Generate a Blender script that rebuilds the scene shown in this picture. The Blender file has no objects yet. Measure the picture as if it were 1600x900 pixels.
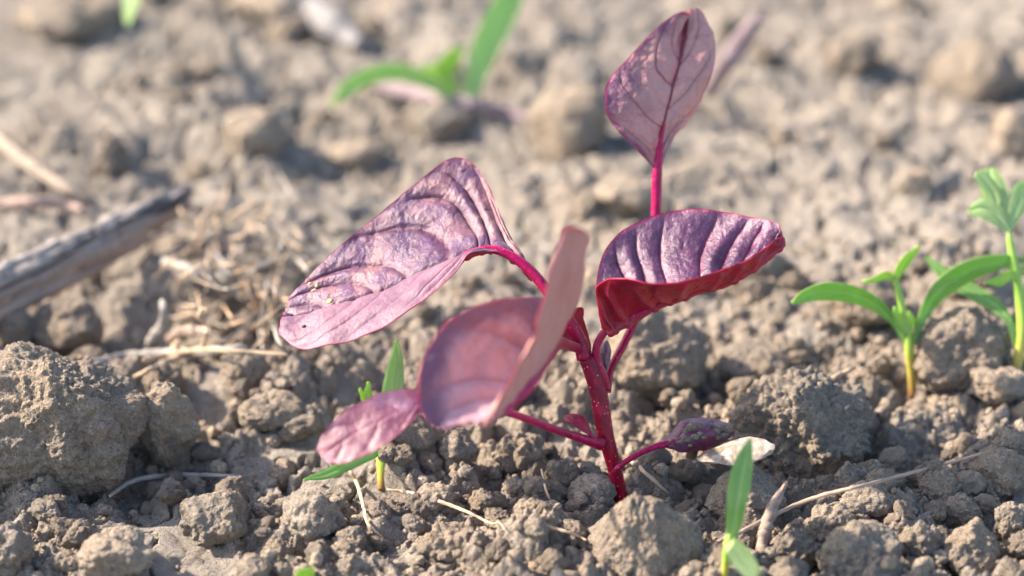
import bpy, math, random
import numpy as np
from mathutils import Vector, Matrix, Euler

SC = bpy.context.scene
COL = SC.collection
R = math.radians
CM = 0.01                       # everything below is laid out in centimetres, built in metres

# ------------------------------------------------------------------ camera
PITCH = R(28.0)
FPX = 1600 * 85.0 / 36.0
TF = 32.7                       # distance of the plane of focus along the optical axis (cm)
FWD = np.array([0, math.cos(PITCH), -math.sin(PITCH)])
UPV = np.array([0, math.sin(PITCH), math.cos(PITCH)])
RGT = np.array([1.0, 0, 0])
def ray(u, v):
    return FWD + RGT * (u - 800) / FPX - UPV * (v - 450) / FPX
CAM = -33.0 * ray(970, 785)
cam_d = bpy.data.cameras.new('camera'); cam = bpy.data.objects.new('camera', cam_d); COL.objects.link(cam)
cam_d.lens = 85; cam_d.sensor_width = 36; cam_d.clip_start = 0.01; cam_d.clip_end = 200
cam.location = Vector(CAM * CM); cam.rotation_euler = (math.pi / 2 - PITCH, 0, 0)
cam_d.dof.use_dof = True; cam_d.dof.focus_distance = TF * CM; cam_d.dof.aperture_fstop = 11
cam_d.dof.aperture_blades = 0
SC.camera = cam

# ------------------------------------------------------------------ light
SUN_DIR = Vector((-0.82, 0.22, 0.60)).normalized()
W = bpy.data.worlds.new("World"); SC.world = W; W.use_nodes = True
wn = W.node_tree; bgn = wn.nodes['Background']
sky = wn.nodes.new('ShaderNodeTexSky'); sky.sky_type = 'NISHITA'; sky.sun_disc = False
sky.sun_elevation = math.asin(SUN_DIR.z); sky.sun_rotation = math.atan2(SUN_DIR.x, SUN_DIR.y)
sky.air_density = 1.0; sky.dust_density = 2.0; sky.ozone_density = 1.0
wn.links.new(sky.outputs[0], bgn.inputs[0]); bgn.inputs[1].default_value = 0.142
sl = bpy.data.lights.new('sun', 'SUN'); so = bpy.data.objects.new('sun', sl); COL.objects.link(so)
sl.energy = 5.0; sl.angle = R(1.2); sl.color = (1.0, 0.85, 0.69)
so.rotation_euler = SUN_DIR.to_track_quat('Z', 'Y').to_euler()
SC.view_settings.view_transform = 'Standard'; SC.view_settings.look = 'None'
SC.view_settings.gamma = 1; SC.view_settings.exposure = 1.45
SC.render.engine = 'CYCLES'
SC.cycles.use_denoising = True
SC.cycles.max_bounces = 6; SC.cycles.diffuse_bounces = 3; SC.cycles.transmission_bounces = 4
SC.cycles.glossy_bounces = 2; SC.cycles.transparent_max_bounces = 4

# ------------------------------------------------------------------ noise in numpy
rng = np.random.RandomState(11)
_perm = rng.permutation(4096).astype(np.int64)
_g3 = rng.normal(size=(4096, 3)); _g3 /= np.linalg.norm(_g3, axis=1)[:, None]
def _h(ix, iy, iz):
    a = _perm[ix & 4095]; b = _perm[(a + iy) & 4095]; return _perm[(b + iz) & 4095]
def perlin(p):
    i = np.floor(p).astype(np.int64); f = p - i
    w = f * f * f * (f * (f * 6 - 15) + 10)
    out = 0
    for dx in (0, 1):
        wx = w[:, 0] if dx else 1 - w[:, 0]
        for dy in (0, 1):
            wy = w[:, 1] if dy else 1 - w[:, 1]
            for dz in (0, 1):
                wz = w[:, 2] if dz else 1 - w[:, 2]
                g = _g3[_h(i[:, 0] + dx, i[:, 1] + dy, i[:, 2] + dz)]
                d = (g[:, 0] * (f[:, 0] - dx) + g[:, 1] * (f[:, 1] - dy) + g[:, 2] * (f[:, 2] - dz))
                out = out + wx * wy * wz * d
    return out * 1.6
def fbm(p, octv=4, gain=0.5, lac=2.03, ridge=False):
    s = 0; a = 1.0; t = 0
    for k in range(octv):
        n = perlin(p + 17.3 * k)
        if ridge: n = 1 - 2 * np.abs(n)
        s = s + a * n; t += a; a *= gain; p = p * lac
    return s / t
def _rnd(h, k):
    return _perm[(h + k * 977) & 4095] / 4096.0
def worley3(p):
    """distance to the nearest and second nearest feature point"""
    i = np.floor(p).astype(np.int64); f = p - i
    d1 = np.full(len(p), 9.0); d2 = np.full(len(p), 9.0)
    for dx in (-1, 0, 1):
        for dy in (-1, 0, 1):
            for dz in (-1, 0, 1):
                h = _h(i[:, 0] + dx, i[:, 1] + dy, i[:, 2] + dz)
                d = np.sqrt((dx + _rnd(h, 1) - f[:, 0]) ** 2 + (dy + _rnd(h, 2) - f[:, 1]) ** 2 + (dz + _rnd(h, 3) - f[:, 2]) ** 2)
                d2 = np.minimum(d2, np.maximum(d, d1)); d1 = np.minimum(d1, d)
    return d1, d2
def lumps2(x, y, cell, seed, fill=1.0, flat=0.75):
    """heap of rounded lumps seen as a height field: highest of the caps over each point"""
    px = x / cell; py = y / cell
    ix = np.floor(px).astype(np.int64); iy = np.floor(py).astype(np.int64)
    out = np.zeros_like(x)
    for dx in (-1, 0, 1):
        for dy in (-1, 0, 1):
            h = _h(ix + dx, iy + dy, np.full_like(ix, seed))
            cx = ix + dx + _rnd(h, 1); cy = iy + dy + _rnd(h, 2)
            r = 0.25 + 0.50 * _rnd(h, 3); on = _rnd(h, 4) < fill
            an = _rnd(h, 5) * 6.283; st = 0.7 + 0.5 * _rnd(h, 6)
            ex = px - cx; ey = py - cy
            qx = (ex * np.cos(an) + ey * np.sin(an)) * st; qy = (-ex * np.sin(an) + ey * np.cos(an)) / st
            cap = np.maximum(0, 1 - (qx * qx + qy * qy) / (r * r)) ** 0.5 * r * flat
            out = np.maximum(out, cap * on)
    return out * cell
def sstep(a, b, x):
    t = np.clip((x - a) / (b - a), 0, 1); return t * t * (3 - 2 * t)

# ------------------------------------------------------------------ mesh helpers
def PX(u, v, e=0.0):
    """point seen in direction (u, v) at e cm behind the focus distance"""
    return CAM + (TF + e) * ray(u, v)
def new_mesh(name, V, F, mats, smooth=True, fmat=None, attrs=None, uv=None):
    V = np.asarray(V, dtype=np.float32) * CM
    me = bpy.data.meshes.new(name)
    me.vertices.add(len(V)); me.vertices.foreach_set('co', V.ravel())
    Fs = F if isinstance(F, list) else [F]
    Fs = [np.asarray(f, dtype=np.int32) for f in Fs if len(f)]
    nl = sum(f.size for f in Fs); npoly = sum(len(f) for f in Fs)
    me.loops.add(nl); me.loops.foreach_set('vertex_index', np.concatenate([f.ravel() for f in Fs]))
    me.polygons.add(npoly)
    sizes = np.concatenate([np.full(len(f), f.shape[1]) for f in Fs])
    starts = np.concatenate([[0], np.cumsum(sizes)[:-1]])
    me.polygons.foreach_set('loop_start', starts.astype(np.int32))
    try: me.polygons.foreach_set('loop_total', sizes.astype(np.int32))
    except Exception: pass
    me.polygons.foreach_set('use_smooth', np.full(npoly, smooth))
    for m in mats: me.materials.append(m)
    if fmat is not None: me.polygons.foreach_set('material_index', np.asarray(fmat, dtype=np.int32))
    for k, a in (attrs or {}).items():
        at = me.attributes.new(k, 'FLOAT', 'POINT'); at.data.foreach_set('value', np.asarray(a, dtype=np.float32))
    me.update(calc_edges=True); me.validate()
    return me
def link(name, me, parent=None, loc=(0, 0, 0), label=None, cat=None, group=None, kind=None):
    o = bpy.data.objects.new(name, me); COL.objects.link(o)
    o.location = Vector(loc) * CM
    if parent is not None: o.parent = parent
    tag(o, label, cat, group, kind); return o
def tag(o, label=None, cat=None, group=None, kind=None):
    if label: o['label'] = label
    if cat: o['category'] = cat
    if group: o['group'] = group
    if kind: o['kind'] = kind
def cr(P, t):
    """Catmull-Rom through the rows of P at parameters t in [0, 1]"""
    P = np.asarray(P, dtype=float); n = len(P) - 1
    x = np.clip(np.asarray(t, dtype=float) * n, 0, n - 1e-9); i = x.astype(int); f = (x - i)
    f = f.reshape(f.shape + (1,) * (P.ndim - 1))
    g = lambda k: P[np.clip(k, 0, n)]
    p0 = np.where((i == 0).reshape(f.shape), 2 * P[0] - P[1], g(i - 1)); p1 = g(i); p2 = g(i + 1)
    p3 = np.where((i == n - 1).reshape(f.shape), 2 * P[n] - P[n - 1], g(i + 2))
    return 0.5 * (2 * p1 + (p2 - p0) * f + (2 * p0 - 5 * p1 + 4 * p2 - p3) * f ** 2 + (3 * p1 - p0 - 3 * p2 + p3) * f ** 3)
def unit(v): return v / np.maximum(1e-9, np.linalg.norm(v, axis=-1, keepdims=True))
def grid_faces(n, m, off=0, wrap=False):
    i = np.arange(n - 1)[:, None]; j = np.arange(m if wrap else m - 1)[None, :]
    a = i * m + j; b = i * m + (j + 1) % m
    return (np.stack([a, b, b + m, a + m], -1).reshape(-1, 4) + off)
def tube(pts, rad, n=40, m=12, groove=0.0, flat=1.0, rough=0.0, seed=0, capround=True):
    pts = np.asarray(pts, float); rad = np.asarray(rad, float)
    t = np.linspace(0, 1, n); C = cr(pts, t); r = cr(rad[:, None], t)[:, 0]
    T = unit(np.gradient(C, axis=0)); ref = -FWD
    S = unit(np.cross(T, ref)); Nn = np.cross(S, T)
    a = np.linspace(0, 2 * np.pi, m, endpoint=False)
    rr = r[:, None] * (1 - groove * np.maximum(0, np.cos(a * 1.0 - 1.2)) ** 6)[None, :]
    if capround: rr[-1] *= 0.05; rr[-2] *= 0.7
    V = C[:, None, :] + rr[..., None] * (np.cos(a)[None, :, None] * Nn[:, None, :] * flat + np.sin(a)[None, :, None] * S[:, None, :])
    V = V.reshape(-1, 3)
    if rough: 
        D = unit(V - np.repeat(C, m, 0)); V = V + D * (rough * np.repeat(r, m) * fbm(V * (2.0 / max(1e-3, r.mean())) * 0.3 + seed, 3))[:, None]
    F = grid_faces(n, m, wrap=True)
    nv = len(V); V = np.vstack([V, C[:1], C[-1:]]); j = np.arange(m)
    T0 = np.stack([np.full(m, nv), (j + 1) % m, j], 1); b = (n - 1) * m
    T1 = np.stack([np.full(m, nv + 1), b + j, b + (j + 1) % m], 1)
    s = np.concatenate([np.repeat(t, m), [0, 1]])
    return V, [F, np.vstack([T0, T1])], s

# ------------------------------------------------------------------ materials
class NT:
    def __init__(s, name):
        s.m = bpy.data.materials.new(name); s.m.use_nodes = True; s.t = s.m.node_tree; s.t.nodes.clear()
        s.out = s.n('ShaderNodeOutputMaterial')
    def n(s, typ, **kw):
        nd = s.t.nodes.new(typ)
        for k, v in kw.items():
            if hasattr(nd, k): setattr(nd, k, v)
        return nd
    def l(s, a, b): s.t.links.new(a, b)
    def coord(s, scale=100.0):
        tc = s.n('ShaderNodeTexCoord'); vm = s.n('ShaderNodeVectorMath', operation='SCALE'); vm.inputs[3].default_value = scale
        s.l(tc.outputs['Object'], vm.inputs[0]); return vm.outputs[0]
    def noise(s, vec, scale, detail=4, rough=0.55, dist=0.0):
        nd = s.n('ShaderNodeTexNoise'); nd.inputs['Scale'].default_value = scale; nd.inputs['Detail'].default_value = detail
        nd.inputs['Roughness'].default_value = rough; nd.inputs['Distortion'].default_value = dist
        s.l(vec, nd.inputs['Vector']); return nd.outputs['Fac']
    def ramp(s, fac, stops):
        nd = s.n('ShaderNodeValToRGB'); e = nd.color_ramp.elements
        while len(e) < len(stops): e.new(0.5)
        for i, (p, c) in enumerate(stops):
            e[i].position = p; e[i].color = (c[0], c[1], c[2], 1) if isinstance(c, (tuple, list)) else (c, c, c, 1)
        s.l(fac, nd.inputs[0]); return nd.outputs[0]
    def mix(s, fac, a, b, mode='MIX'):
        nd = s.n('ShaderNodeMix', data_type='RGBA', blend_type=mode)
        for inp, v in ((nd.inputs[0], fac), (nd.inputs[6], a), (nd.inputs[7], b)):
            if isinstance(v, (int, float)): inp.default_value = v
            elif isinstance(v, (tuple, list)): inp.default_value = (v[0], v[1], v[2], 1)
            else: s.l(v, inp)
        return nd.outputs[2]
    def math(s, op, a, b=0.0):
        nd = s.n('ShaderNodeMath', operation=op)
        for inp, v in ((nd.inputs[0], a), (nd.inputs[1], b)):
            if isinstance(v, (int, float)): inp.default_value = v
            else: s.l(v, inp)
        return nd.outputs[0]
    def attr(s, name):
        return s.n('ShaderNodeAttribute', attribute_name=name).outputs['Fac']
    def bump(s, h, dist_cm, strength=1.0, prev=None):
        nd = s.n('ShaderNodeBump'); nd.inputs['Strength'].default_value = strength; nd.inputs['Distance'].default_value = dist_cm * CM
        s.l(h, nd.inputs['Height'])
        if prev: s.l(prev, nd.inputs['Normal'])
        return nd.outputs[0]

def soil_mat(name, grey=(0.345, 0.305, 0.26), warm=(0.47, 0.375, 0.28), dark=(0.13, 0.118, 0.108), fine=1.0, smooth_attr=False):
    k = NT(name); c = k.coord()
    oi = k.n('ShaderNodeObjectInfo'); off = k.n('ShaderNodeVectorMath', operation='SCALE'); off.inputs[3].default_value = 40
    cmb = k.n('ShaderNodeCombineXYZ')
    for i in range(3): k.l(oi.outputs['Random'], cmb.inputs[i])
    k.l(cmb.outputs[0], off.inputs[0]); add = k.n('ShaderNodeVectorMath', operation='ADD')
    k.l(c, add.inputs[0]); k.l(off.outputs[0], add.inputs[1]); c = add.outputs[0]
    n1 = k.noise(c, 0.9, 5, 0.6); n2 = k.noise(c, 9, 6, 0.65); n3 = k.noise(c, 38, 4, 0.7); n4 = k.noise(c, 2.3, 5, 0.6, 0.6)
    col = k.mix(k.ramp(n1, [(0.38, 0), (0.66, 1)]), grey, warm)
    col = k.mix(k.ramp(n2, [(0.30, 0.8), (0.48, 0.0)]), col, dark)  # dark speckle here and below, strengthened in the colour to imitate shaded cavities
    col = k.mix(k.ramp(n3, [(0.34, 0.7), (0.5, 0.0), (0.64, 0.0)]), col, dark)
    col = k.mix(k.ramp(n3, [(0.60, 0.0), (0.74, 0.55)]), col, (0.60, 0.56, 0.51))
    n5 = k.noise(c, 1.5, 6, 0.72, 0.8); col = k.mix(k.ramp(n5, [(0.36, 0.75), (0.47, 0)]), col, (0.20, 0.185, 0.175))
    col = k.mix(k.ramp(n5, [(0.55, 0.0), (0.66, 0.6)]), col, (0.52, 0.45, 0.37))
    col = k.mix(k.ramp(n4, [(0.62, 0.0), (0.72, 0.40)]), col, (0.46, 0.30, 0.17))
    if smooth_attr:
        sm = k.attr('smoothness')
        pale = k.mix(k.noise(c, 3, 4), (0.33, 0.32, 0.305), (0.42, 0.39, 0.35))
        col = k.mix(k.math('MULTIPLY', sm, 0.8), col, pale)
    wn_ = k.n('ShaderNodeTexWhiteNoise', noise_dimensions='1D'); k.l(oi.outputs['Random'], wn_.inputs['W']); col = k.mix(k.math('MULTIPLY', wn_.outputs['Value'], .45), col, warm)
    vr = k.n('ShaderNodeMapRange'); vr.inputs[3].default_value = 0.78; vr.inputs[4].default_value = 1.15
    k.l(oi.outputs['Random'], vr.inputs[0])
    col = k.mix(1.0, col, vr.outputs[0], 'MULTIPLY')
    b = k.n('ShaderNodeBsdfPrincipled'); b.inputs['Roughness'].default_value = 0.93; b.inputs['Specular IOR Level'].default_value = 0.18
    k.l(col, b.inputs['Base Color'])
    h = k.noise(c, 20, 8, 0.72, 0.4); vo = k.n('ShaderNodeTexVoronoi'); vo.inputs['Scale'].default_value = 26; k.l(c, vo.inputs['Vector'])
    bp = k.bump(h, 0.11 * fine, 1.0); bp = k.bump(vo.outputs['Distance'], 0.03 * fine, 0.8, bp)
    k.l(bp, b.inputs['Normal']); k.l(b.outputs[0], k.out.inputs[0])
    return k.m
M_SOIL = soil_mat('soil_ground', smooth_attr=True, grey=(0.335, 0.305, 0.27), warm=(0.43, 0.355, 0.28))
M_CLOD = soil_mat('soil_clod')
M_CRUMB = soil_mat('soil_crumb', grey=(0.38, 0.325, 0.265), warm=(0.49, 0.38, 0.27), fine=0.7)

def leaf_mat(name, dark, light, vein, rim, rough=0.38, trans=0.10, tcol=(0.5, 0.03, 0.14), spec=0.7, vstr=0.8, sheen=0.12, blotch=None, fine=1.0):
    k = NT(name); c = k.coord()
    tone = k.attr('tone'); n1 = k.noise(c, 1.3, 4, 0.6, 0.5); n2 = k.noise(c, 14, 6, 0.7)
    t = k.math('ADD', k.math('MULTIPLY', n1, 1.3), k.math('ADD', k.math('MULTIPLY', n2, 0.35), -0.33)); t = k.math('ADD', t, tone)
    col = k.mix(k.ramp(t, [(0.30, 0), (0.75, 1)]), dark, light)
    if blotch: col = k.mix(k.ramp(k.noise(c, 2.6, 3, 0.5), [(0.51, 0), (0.60, 0.75)]), col, blotch)
    vn = k.attr('vein'); col = k.mix(k.math('MULTIPLY', vn, vstr), col, vein)
    rm = k.attr('rim'); col = k.mix(rm, col, rim)
    b = k.n('ShaderNodeBsdfPrincipled'); k.l(col, b.inputs['Base Color'])
    k.l(k.ramp(n2, [(0.3, rough - 0.07), (0.7, rough + 0.1)]), b.inputs['Roughness'])
    b.inputs['Specular IOR Level'].default_value = spec
    b.inputs['Sheen Weight'].default_value = sheen; b.inputs['Sheen Roughness'].default_value = 0.4
    b.inputs['Sheen Tint'].default_value = (1, 0.85, 0.95, 1)
    hn = k.noise(c, 30, 5, 0.65); vo = k.n('ShaderNodeTexVoronoi'); vo.inputs['Scale'].default_value = 13; k.l(c, vo.inputs['Vector'])
    bp = k.bump(k.noise(c, 9, 4, 0.6, 1.2), 0.016 * fine, 0.9); bp = k.bump(hn, 0.016 * fine, 0.9, bp); bp = k.bump(vo.outputs['Distance'], 0.004 * fine, 0.6, bp)
    k.l(bp, b.inputs['Normal'])
    tr = k.n('ShaderNodeBsdfTranslucent'); tr.inputs[0].default_value = (*tcol, 1); k.l(bp, tr.inputs[1])
    ms = k.n('ShaderNodeMixShader'); ms.inputs[0].default_value = trans
    k.l(b.outputs[0], ms.inputs[1]); k.l(tr.outputs[0], ms.inputs[2]); k.l(ms.outputs[0], k.out.inputs[0])
    return k.m
CRIM = (0.38, 0.004, 0.055)
M_UP = leaf_mat('amaranth_upper', (0.06, 0.018, 0.075), (0.27, 0.12, 0.135), (0.07, 0.006, 0.04), (0.26, 0.012, 0.08), vstr=1.0, blotch=(0.075, 0.022, 0.10))
M_UPD = leaf_mat('amaranth_upper_dark', (0.05, 0.014, 0.055), (0.12, 0.042, 0.105), (0.20, 0.02, 0.08), (0.45, 0.01, 0.10), rough=0.27, sheen=0.04, spec=0.8)
M_UPT = leaf_mat('amaranth_upper_tan', (0.13, 0.05, 0.10), (0.46, 0.235, 0.215), (0.16, 0.015, 0.06), (0.38, 0.015, 0.10), vstr=.8, rough=.34)
M_PALE = leaf_mat('amaranth_pale', (0.13, 0.05, 0.10), (0.26, 0.12, 0.165), (0.15, 0.06, 0.11), (0.25, 0.02, 0.09), rough=0.5, vstr=0.45, trans=0.08, fine=0.8)
M_PALEB = leaf_mat('amaranth_pale_front', (0.12, 0.05, 0.11), (0.46, 0.27, 0.32), (0.24, 0.09, 0.16), (0.25, 0.05, 0.14), rough=0.45, vstr=0.6, trans=0.08)
M_FLESH = leaf_mat('amaranth_flesh', (0.38, 0.17, 0.175), (0.48, 0.25, 0.23), (0.42, 0.12, 0.15), (0.45, 0.14, 0.15), rough=0.6, vstr=0.4, trans=0.12)
M_DN = leaf_mat('amaranth_underside', (0.15, 0.001, 0.018), (0.28, 0.003, 0.035), (0.36, 0.04, 0.09), (0.40, 0.015, 0.09), rough=0.4, trans=0.4, tcol=(0.9, 0.01, 0.10), sheen=0.05, fine=0.5)
M_COT = leaf_mat('amaranth_cotyledon', (0.11, 0.015, 0.055), (0.40, 0.165, 0.18), (0.25, 0.05, 0.12), (0.26, 0.04, 0.12), rough=0.45, vstr=0.3, blotch=(0.13, 0.06, 0.13), fine=0.5)

def stem_mat(name, base, tip, speck=(0.75, 0.4, 0.42), rough=0.35):
    k = NT(name); c = k.coord(); s = k.attr('along')
    n = k.noise(c, 3, 4); col = k.mix(k.ramp(s, [(0.1, 0), (0.7, 1)]), base, tip)
    col = k.mix(k.ramp(n, [(0.35, 0.35), (0.6, 0)]), col, (0.10, 0.0, 0.02))
    mp = k.n('ShaderNodeMapping'); mp.inputs['Scale'].default_value = (16, 16, 1.2); k.l(c, mp.inputs[0]); st = k.noise(mp.outputs[0], 1.0, 3)
    col = k.mix(k.ramp(st, [(0.52, 0), (0.68, 0.5)]), col, (0.48, 0.01, 0.08)); col = k.mix(k.ramp(st, [(0.32, 0.55), (0.45, 0)]), col, (0.10, 0.002, 0.02))
    vo = k.n('ShaderNodeTexVoronoi'); vo.inputs['Scale'].default_value = 14; k.l(c, vo.inputs['Vector'])
    col = k.mix(k.ramp(vo.outputs['Distance'], [(0.10, 0.8), (0.17, 0)]), col, speck)
    b = k.n('ShaderNodeBsdfPrincipled'); k.l(col, b.inputs['Base Color']); b.inputs['Roughness'].default_value = rough
    b.inputs['Specular IOR Level'].default_value = 0.3
    b.inputs['Subsurface Weight'].default_value = 0.25; b.inputs['Subsurface Radius'].default_value = (1, 0.1, 0.15); b.inputs['Subsurface Scale'].default_value = 0.0012
    k.l(k.bump(k.noise(c, 18, 4), 0.02, 0.6), b.inputs['Normal']); k.l(b.outputs[0], k.out.inputs[0]); return k.m
M_STEM = stem_mat('amaranth_stem', (0.36, 0.001, 0.018), (0.17, 0.001, 0.024))
M_PET = stem_mat('amaranth_petiole', (0.27, 0.001, 0.04), (0.36, 0.002, 0.09), speck=(0.6, 0.15, 0.3))

def green_mat(name, dark, light, trans=0.35, tc=(0.35, 0.7, 0.05), rough=0.42):
    k = NT(name); c = k.coord(); s = k.attr('tone'); n = k.noise(c, 4, 4)
    t = k.math('ADD', k.math('MULTIPLY', n, 0.7), s); col = k.mix(k.ramp(t, [(0.2, 0), (0.9, 1)]), dark, light)
    col = k.mix(k.math('MULTIPLY', k.attr('rim'), 0.5), col, (0.5, 0.55, 0.2)); col = k.mix(k.math('MULTIPLY', k.attr('vein'), 0.35), col, (0.55, 0.66, 0.35))
    col = k.mix(k.ramp(k.noise(c, 12, 4, .7), [(.66, 0), (.72, .5)]), col, (0.33, 0.28, 0.18))
    b = k.n('ShaderNodeBsdfPrincipled'); k.l(col, b.inputs['Base Color']); b.inputs['Roughness'].default_value = rough
    bp = k.bump(k.noise(c, 25, 4), 0.01, 0.7); k.l(bp, b.inputs['Normal'])
    tr = k.n('ShaderNodeBsdfTranslucent'); tr.inputs[0].default_value = (*tc, 1)
    ms = k.n('ShaderNodeMixShader'); ms.inputs[0].default_value = trans
    k.l(b.outputs[0], ms.inputs[1]); k.l(tr.outputs[0], ms.inputs[2]); k.l(ms.outputs[0], k.out.inputs[0]); return k.m
M_GRN = green_mat('weed_leaf', (0.13, 0.29, 0.07), (0.40, 0.56, 0.22), tc=(0.4, 0.75, 0.1), rough=.5)
M_LIME = green_mat('weed_lime', (0.30, 0.52, 0.04), (0.45, 0.66, 0.12), tc=(0.5, 0.8, 0.05))
M_PALEG = green_mat('weed_pale', (0.36, 0.50, 0.17), (0.58, 0.68, 0.36))
def wstem_mat():
    k = NT('weed_stem'); s = k.attr('along')
    col = k.ramp(s, [(0.0, (0.25, 0.11, 0.05)), (0.18, (0.42, 0.36, 0.06)), (0.45, (0.28, 0.46, 0.06)), (1.0, (0.26, 0.48, 0.08))])
    b = k.n('ShaderNodeBsdfPrincipled'); k.l(col, b.inputs['Base Color']); b.inputs['Roughness'].default_value = 0.4
    b.inputs['Subsurface Weight'].default_value = 0.3; b.inputs['Subsurface Scale'].default_value = 0.001
    k.l(b.outputs[0], k.out.inputs[0]); return k.m
M_WST = wstem_mat()
def dry_mat(name, a, b2, dark=None, scale=1.0, rough=0.75, spot=0.5, stretch=(1, 1, 3)):
    k = NT(name); c = k.coord(); mp = k.n('ShaderNodeMapping'); mp.inputs['Scale'].default_value = stretch; k.l(c, mp.inputs[0])
    n = k.noise(mp.outputs[0], 5 * scale, 6, 0.65); col = k.mix(k.ramp(n, [(0.35, 0), (0.65, 1)]), a, b2)
    if dark: col = k.mix(k.ramp(k.noise(mp.outputs[0] if stretch[0] < 1 else c, 1.7 * scale, 5, 0.6, 0.8), [(spot, 0), (spot + 0.06, 1)]), col, dark)
    b = k.n('ShaderNodeBsdfPrincipled'); k.l(col, b.inputs['Base Color']); b.inputs['Roughness'].default_value = rough
    k.l(k.bump(n, 0.03, 0.8), b.inputs['Normal']); k.l(b.outputs[0], k.out.inputs[0]); return k.m
M_STRAW = dry_mat('dry_straw', (0.32, 0.23, 0.15), (0.46, 0.36, 0.26))
M_STRAWG = dry_mat('dry_straw_grey', (0.25, 0.23, 0.21), (0.38, 0.35, 0.31))
M_ROOT = dry_mat('dry_root', (0.44, 0.29, 0.18), (0.58, 0.44, 0.31))
M_TWIG = dry_mat('weathered_twig', (0.19, 0.165, 0.15), (0.40, 0.36, 0.33), dark=(0.035, 0.035, 0.042), scale=1.0, spot=0.53, stretch=(.22, 2.2, 2.2))
M_TWIGB = dry_mat('twig_inner_wood', (0.24, 0.17, 0.13), (0.38, 0.29, 0.23), dark=(0.03, 0.025, 0.025), spot=0.6, stretch=(.2, 2.5, 2.5))
M_DRYLEAF = dry_mat('dry_leaf', (0.22, 0.16, 0.13), (0.36, 0.28, 0.23), dark=(0.20, 0.13, 0.10), spot=0.62)
M_SHELL = dry_mat('shell_flake', (0.24, 0.19, 0.145), (0.46, 0.41, 0.35), dark=(0.20, 0.15, 0.11), scale=1.5, rough=0.5, spot=0.5)
M_MICA = dry_mat('pale_grit', (0.8, 0.8, 0.84), (0.9, 0.9, 0.95), rough=0.2)
M_MAUVE = dry_mat('mauve_dry_stalk', (0.19, 0.14, 0.155), (0.27, 0.205, 0.225))
M_PLANK = dry_mat('lilac_grey_crust', (0.15, 0.145, 0.15), (0.20, 0.19, 0.19))

# ------------------------------------------------------------------ ground
def gpt(u, v, h=0.0):
    d = ray(u, v); t = (h - CAM[2]) / d[2]; p = CAM + t * d; return p
SMOOTHP = [(245, 825, .8, 1.0), (205, 845, .7, 1.0), (470, 715, .95, .95), (330, 880, .5, .9), (545, 735, .5, .9), (610, 870, .35, .8), (130, 395, 1.5, .6), (250, 200, 1.8, .7), (620, 90, 1.8, .5), (470, 270, 1.2, .7),
           (1300, 170, 2.4, .6), (1330, 250, 2.2, .7), (1450, 300, 1.6, .5), (1150, 300, 1.2, .5), (620, 650, .5, .6), (1260, 30, 2.5, .5), (640, 470, 1.0, .5),
           (420, 120, 1.5, .6), (90, 110, 2.0, .7), (360, 60, 1.6, .6), (1420, 200, 2.0, .5), (330, 850, .3, .8), (940, 700, .4, .3)]
BUMPS = [  # u, v, radius cm, height cm
    (150, 500, 1.1, -0.55), (240, 520, 0.9, -0.4), (1340, 720, 0.7, -0.3), (1090, 600, 0.5, -0.35), (320, 640, .6, -0.25), (220, 740, .5, -.3),
    (200, 770, .5, -.2), (860, 720, 0.8, 0.12), (800, 860, 1.2, 0.25), (1400, 760, 1.2, 0.2), (1250, 520, 1.3, 0.25), (700, 560, 1.2, 0.2),
    (560, 220, 1.5, -0.3), (420, 150, 1.2, -0.25), (1180, 180, 1.0, -0.3), (60, 70, 1.5, -.3), (270, 260, 0.8, -.35), (1540, 130, 1.2, -.3),
    (900, 330, 1.2, 0.3), (1450, 420, 1.5, 0.3), (100, 300, 1.6, 0.2), (330, 200, 1.6, 0.25), (1130, 480, 1.0, 0.2), (480, 570, .8, 0.15), (640, 40, 2, .2)]
def axis(lo, hi, step, far, growth):
    core = np.arange(lo, hi + 1e-6, step); out = []; s = step; x = hi
    while x < far: s *= growth; x += s; out.append(x)
    neg = []; s = step; x = lo
    while x > -far: s *= growth; x -= s; neg.append(x)
    return np.concatenate([neg[::-1], core, out])
ax = axis(-10.2, 9.6, 0.029, 1500, 1.35)
ay_core = []; y = -3.2
while y < 20.5: ay_core.append(y); y += 0.036 + 0.0022 * max(0, y)
ay_hi = []; s = 0.1; 
while y < 1500: ay_hi.append(y); s *= 1.35; y += s
ay_lo = []; s = 0.05; y = -3.2
while y > -1500: s *= 1.35; y -= s; ay_lo.append(y)
ay = np.array(ay_lo[::-1] + ay_core + ay_hi)
GX, GY = np.meshgrid(ax, ay)
gx = GX.ravel(); gy = GY.ravel()
core = (np.abs(gx) < 14) & (gy > -6) & (gy < 26)
fade = sstep(60, 20, np.sqrt(gx ** 2 + gy ** 2))
q = np.stack([gx, gy, np.zeros_like(gx)], 1)
qc = q.copy(); qc[:, :2] = np.clip(qc[:, :2], -400, 400)
H = 0.45 * fbm(qc * 0.22 + 3.1, 3) * fade + 1.5 * fbm(qc * 0.01, 2) * (1 - fade) - 0.2
sm = np.zeros_like(gx)
for (u, v, r, a) in SMOOTHP:
    c0 = gpt(u, v); d = np.hypot(gx - c0[0], (gy - c0[1]))
    sm = np.maximum(sm, a * sstep(r * 1.25, r * 0.55, d + 0.35 * r * perlin(q * (1.3 / r) + 5)))
backz = sstep(3.5, 9.0, gy)
sm = np.maximum(sm, backz * 0.85 * sstep(-0.30, 0.18, fbm(q * 0.38 + 9.2, 3)))
sm = np.maximum(sm, 0.8 * sstep(0.12, 0.3, fbm(q * 0.8 + 2.2, 3)))
for (u, v, r, a) in BUMPS:
    c0 = gpt(u, v); H += a * np.exp(-((gx - c0[0]) ** 2 + (gy - c0[1]) ** 2) / (r * r))
ci = np.where(core)[0]; qq = q[ci]
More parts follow.
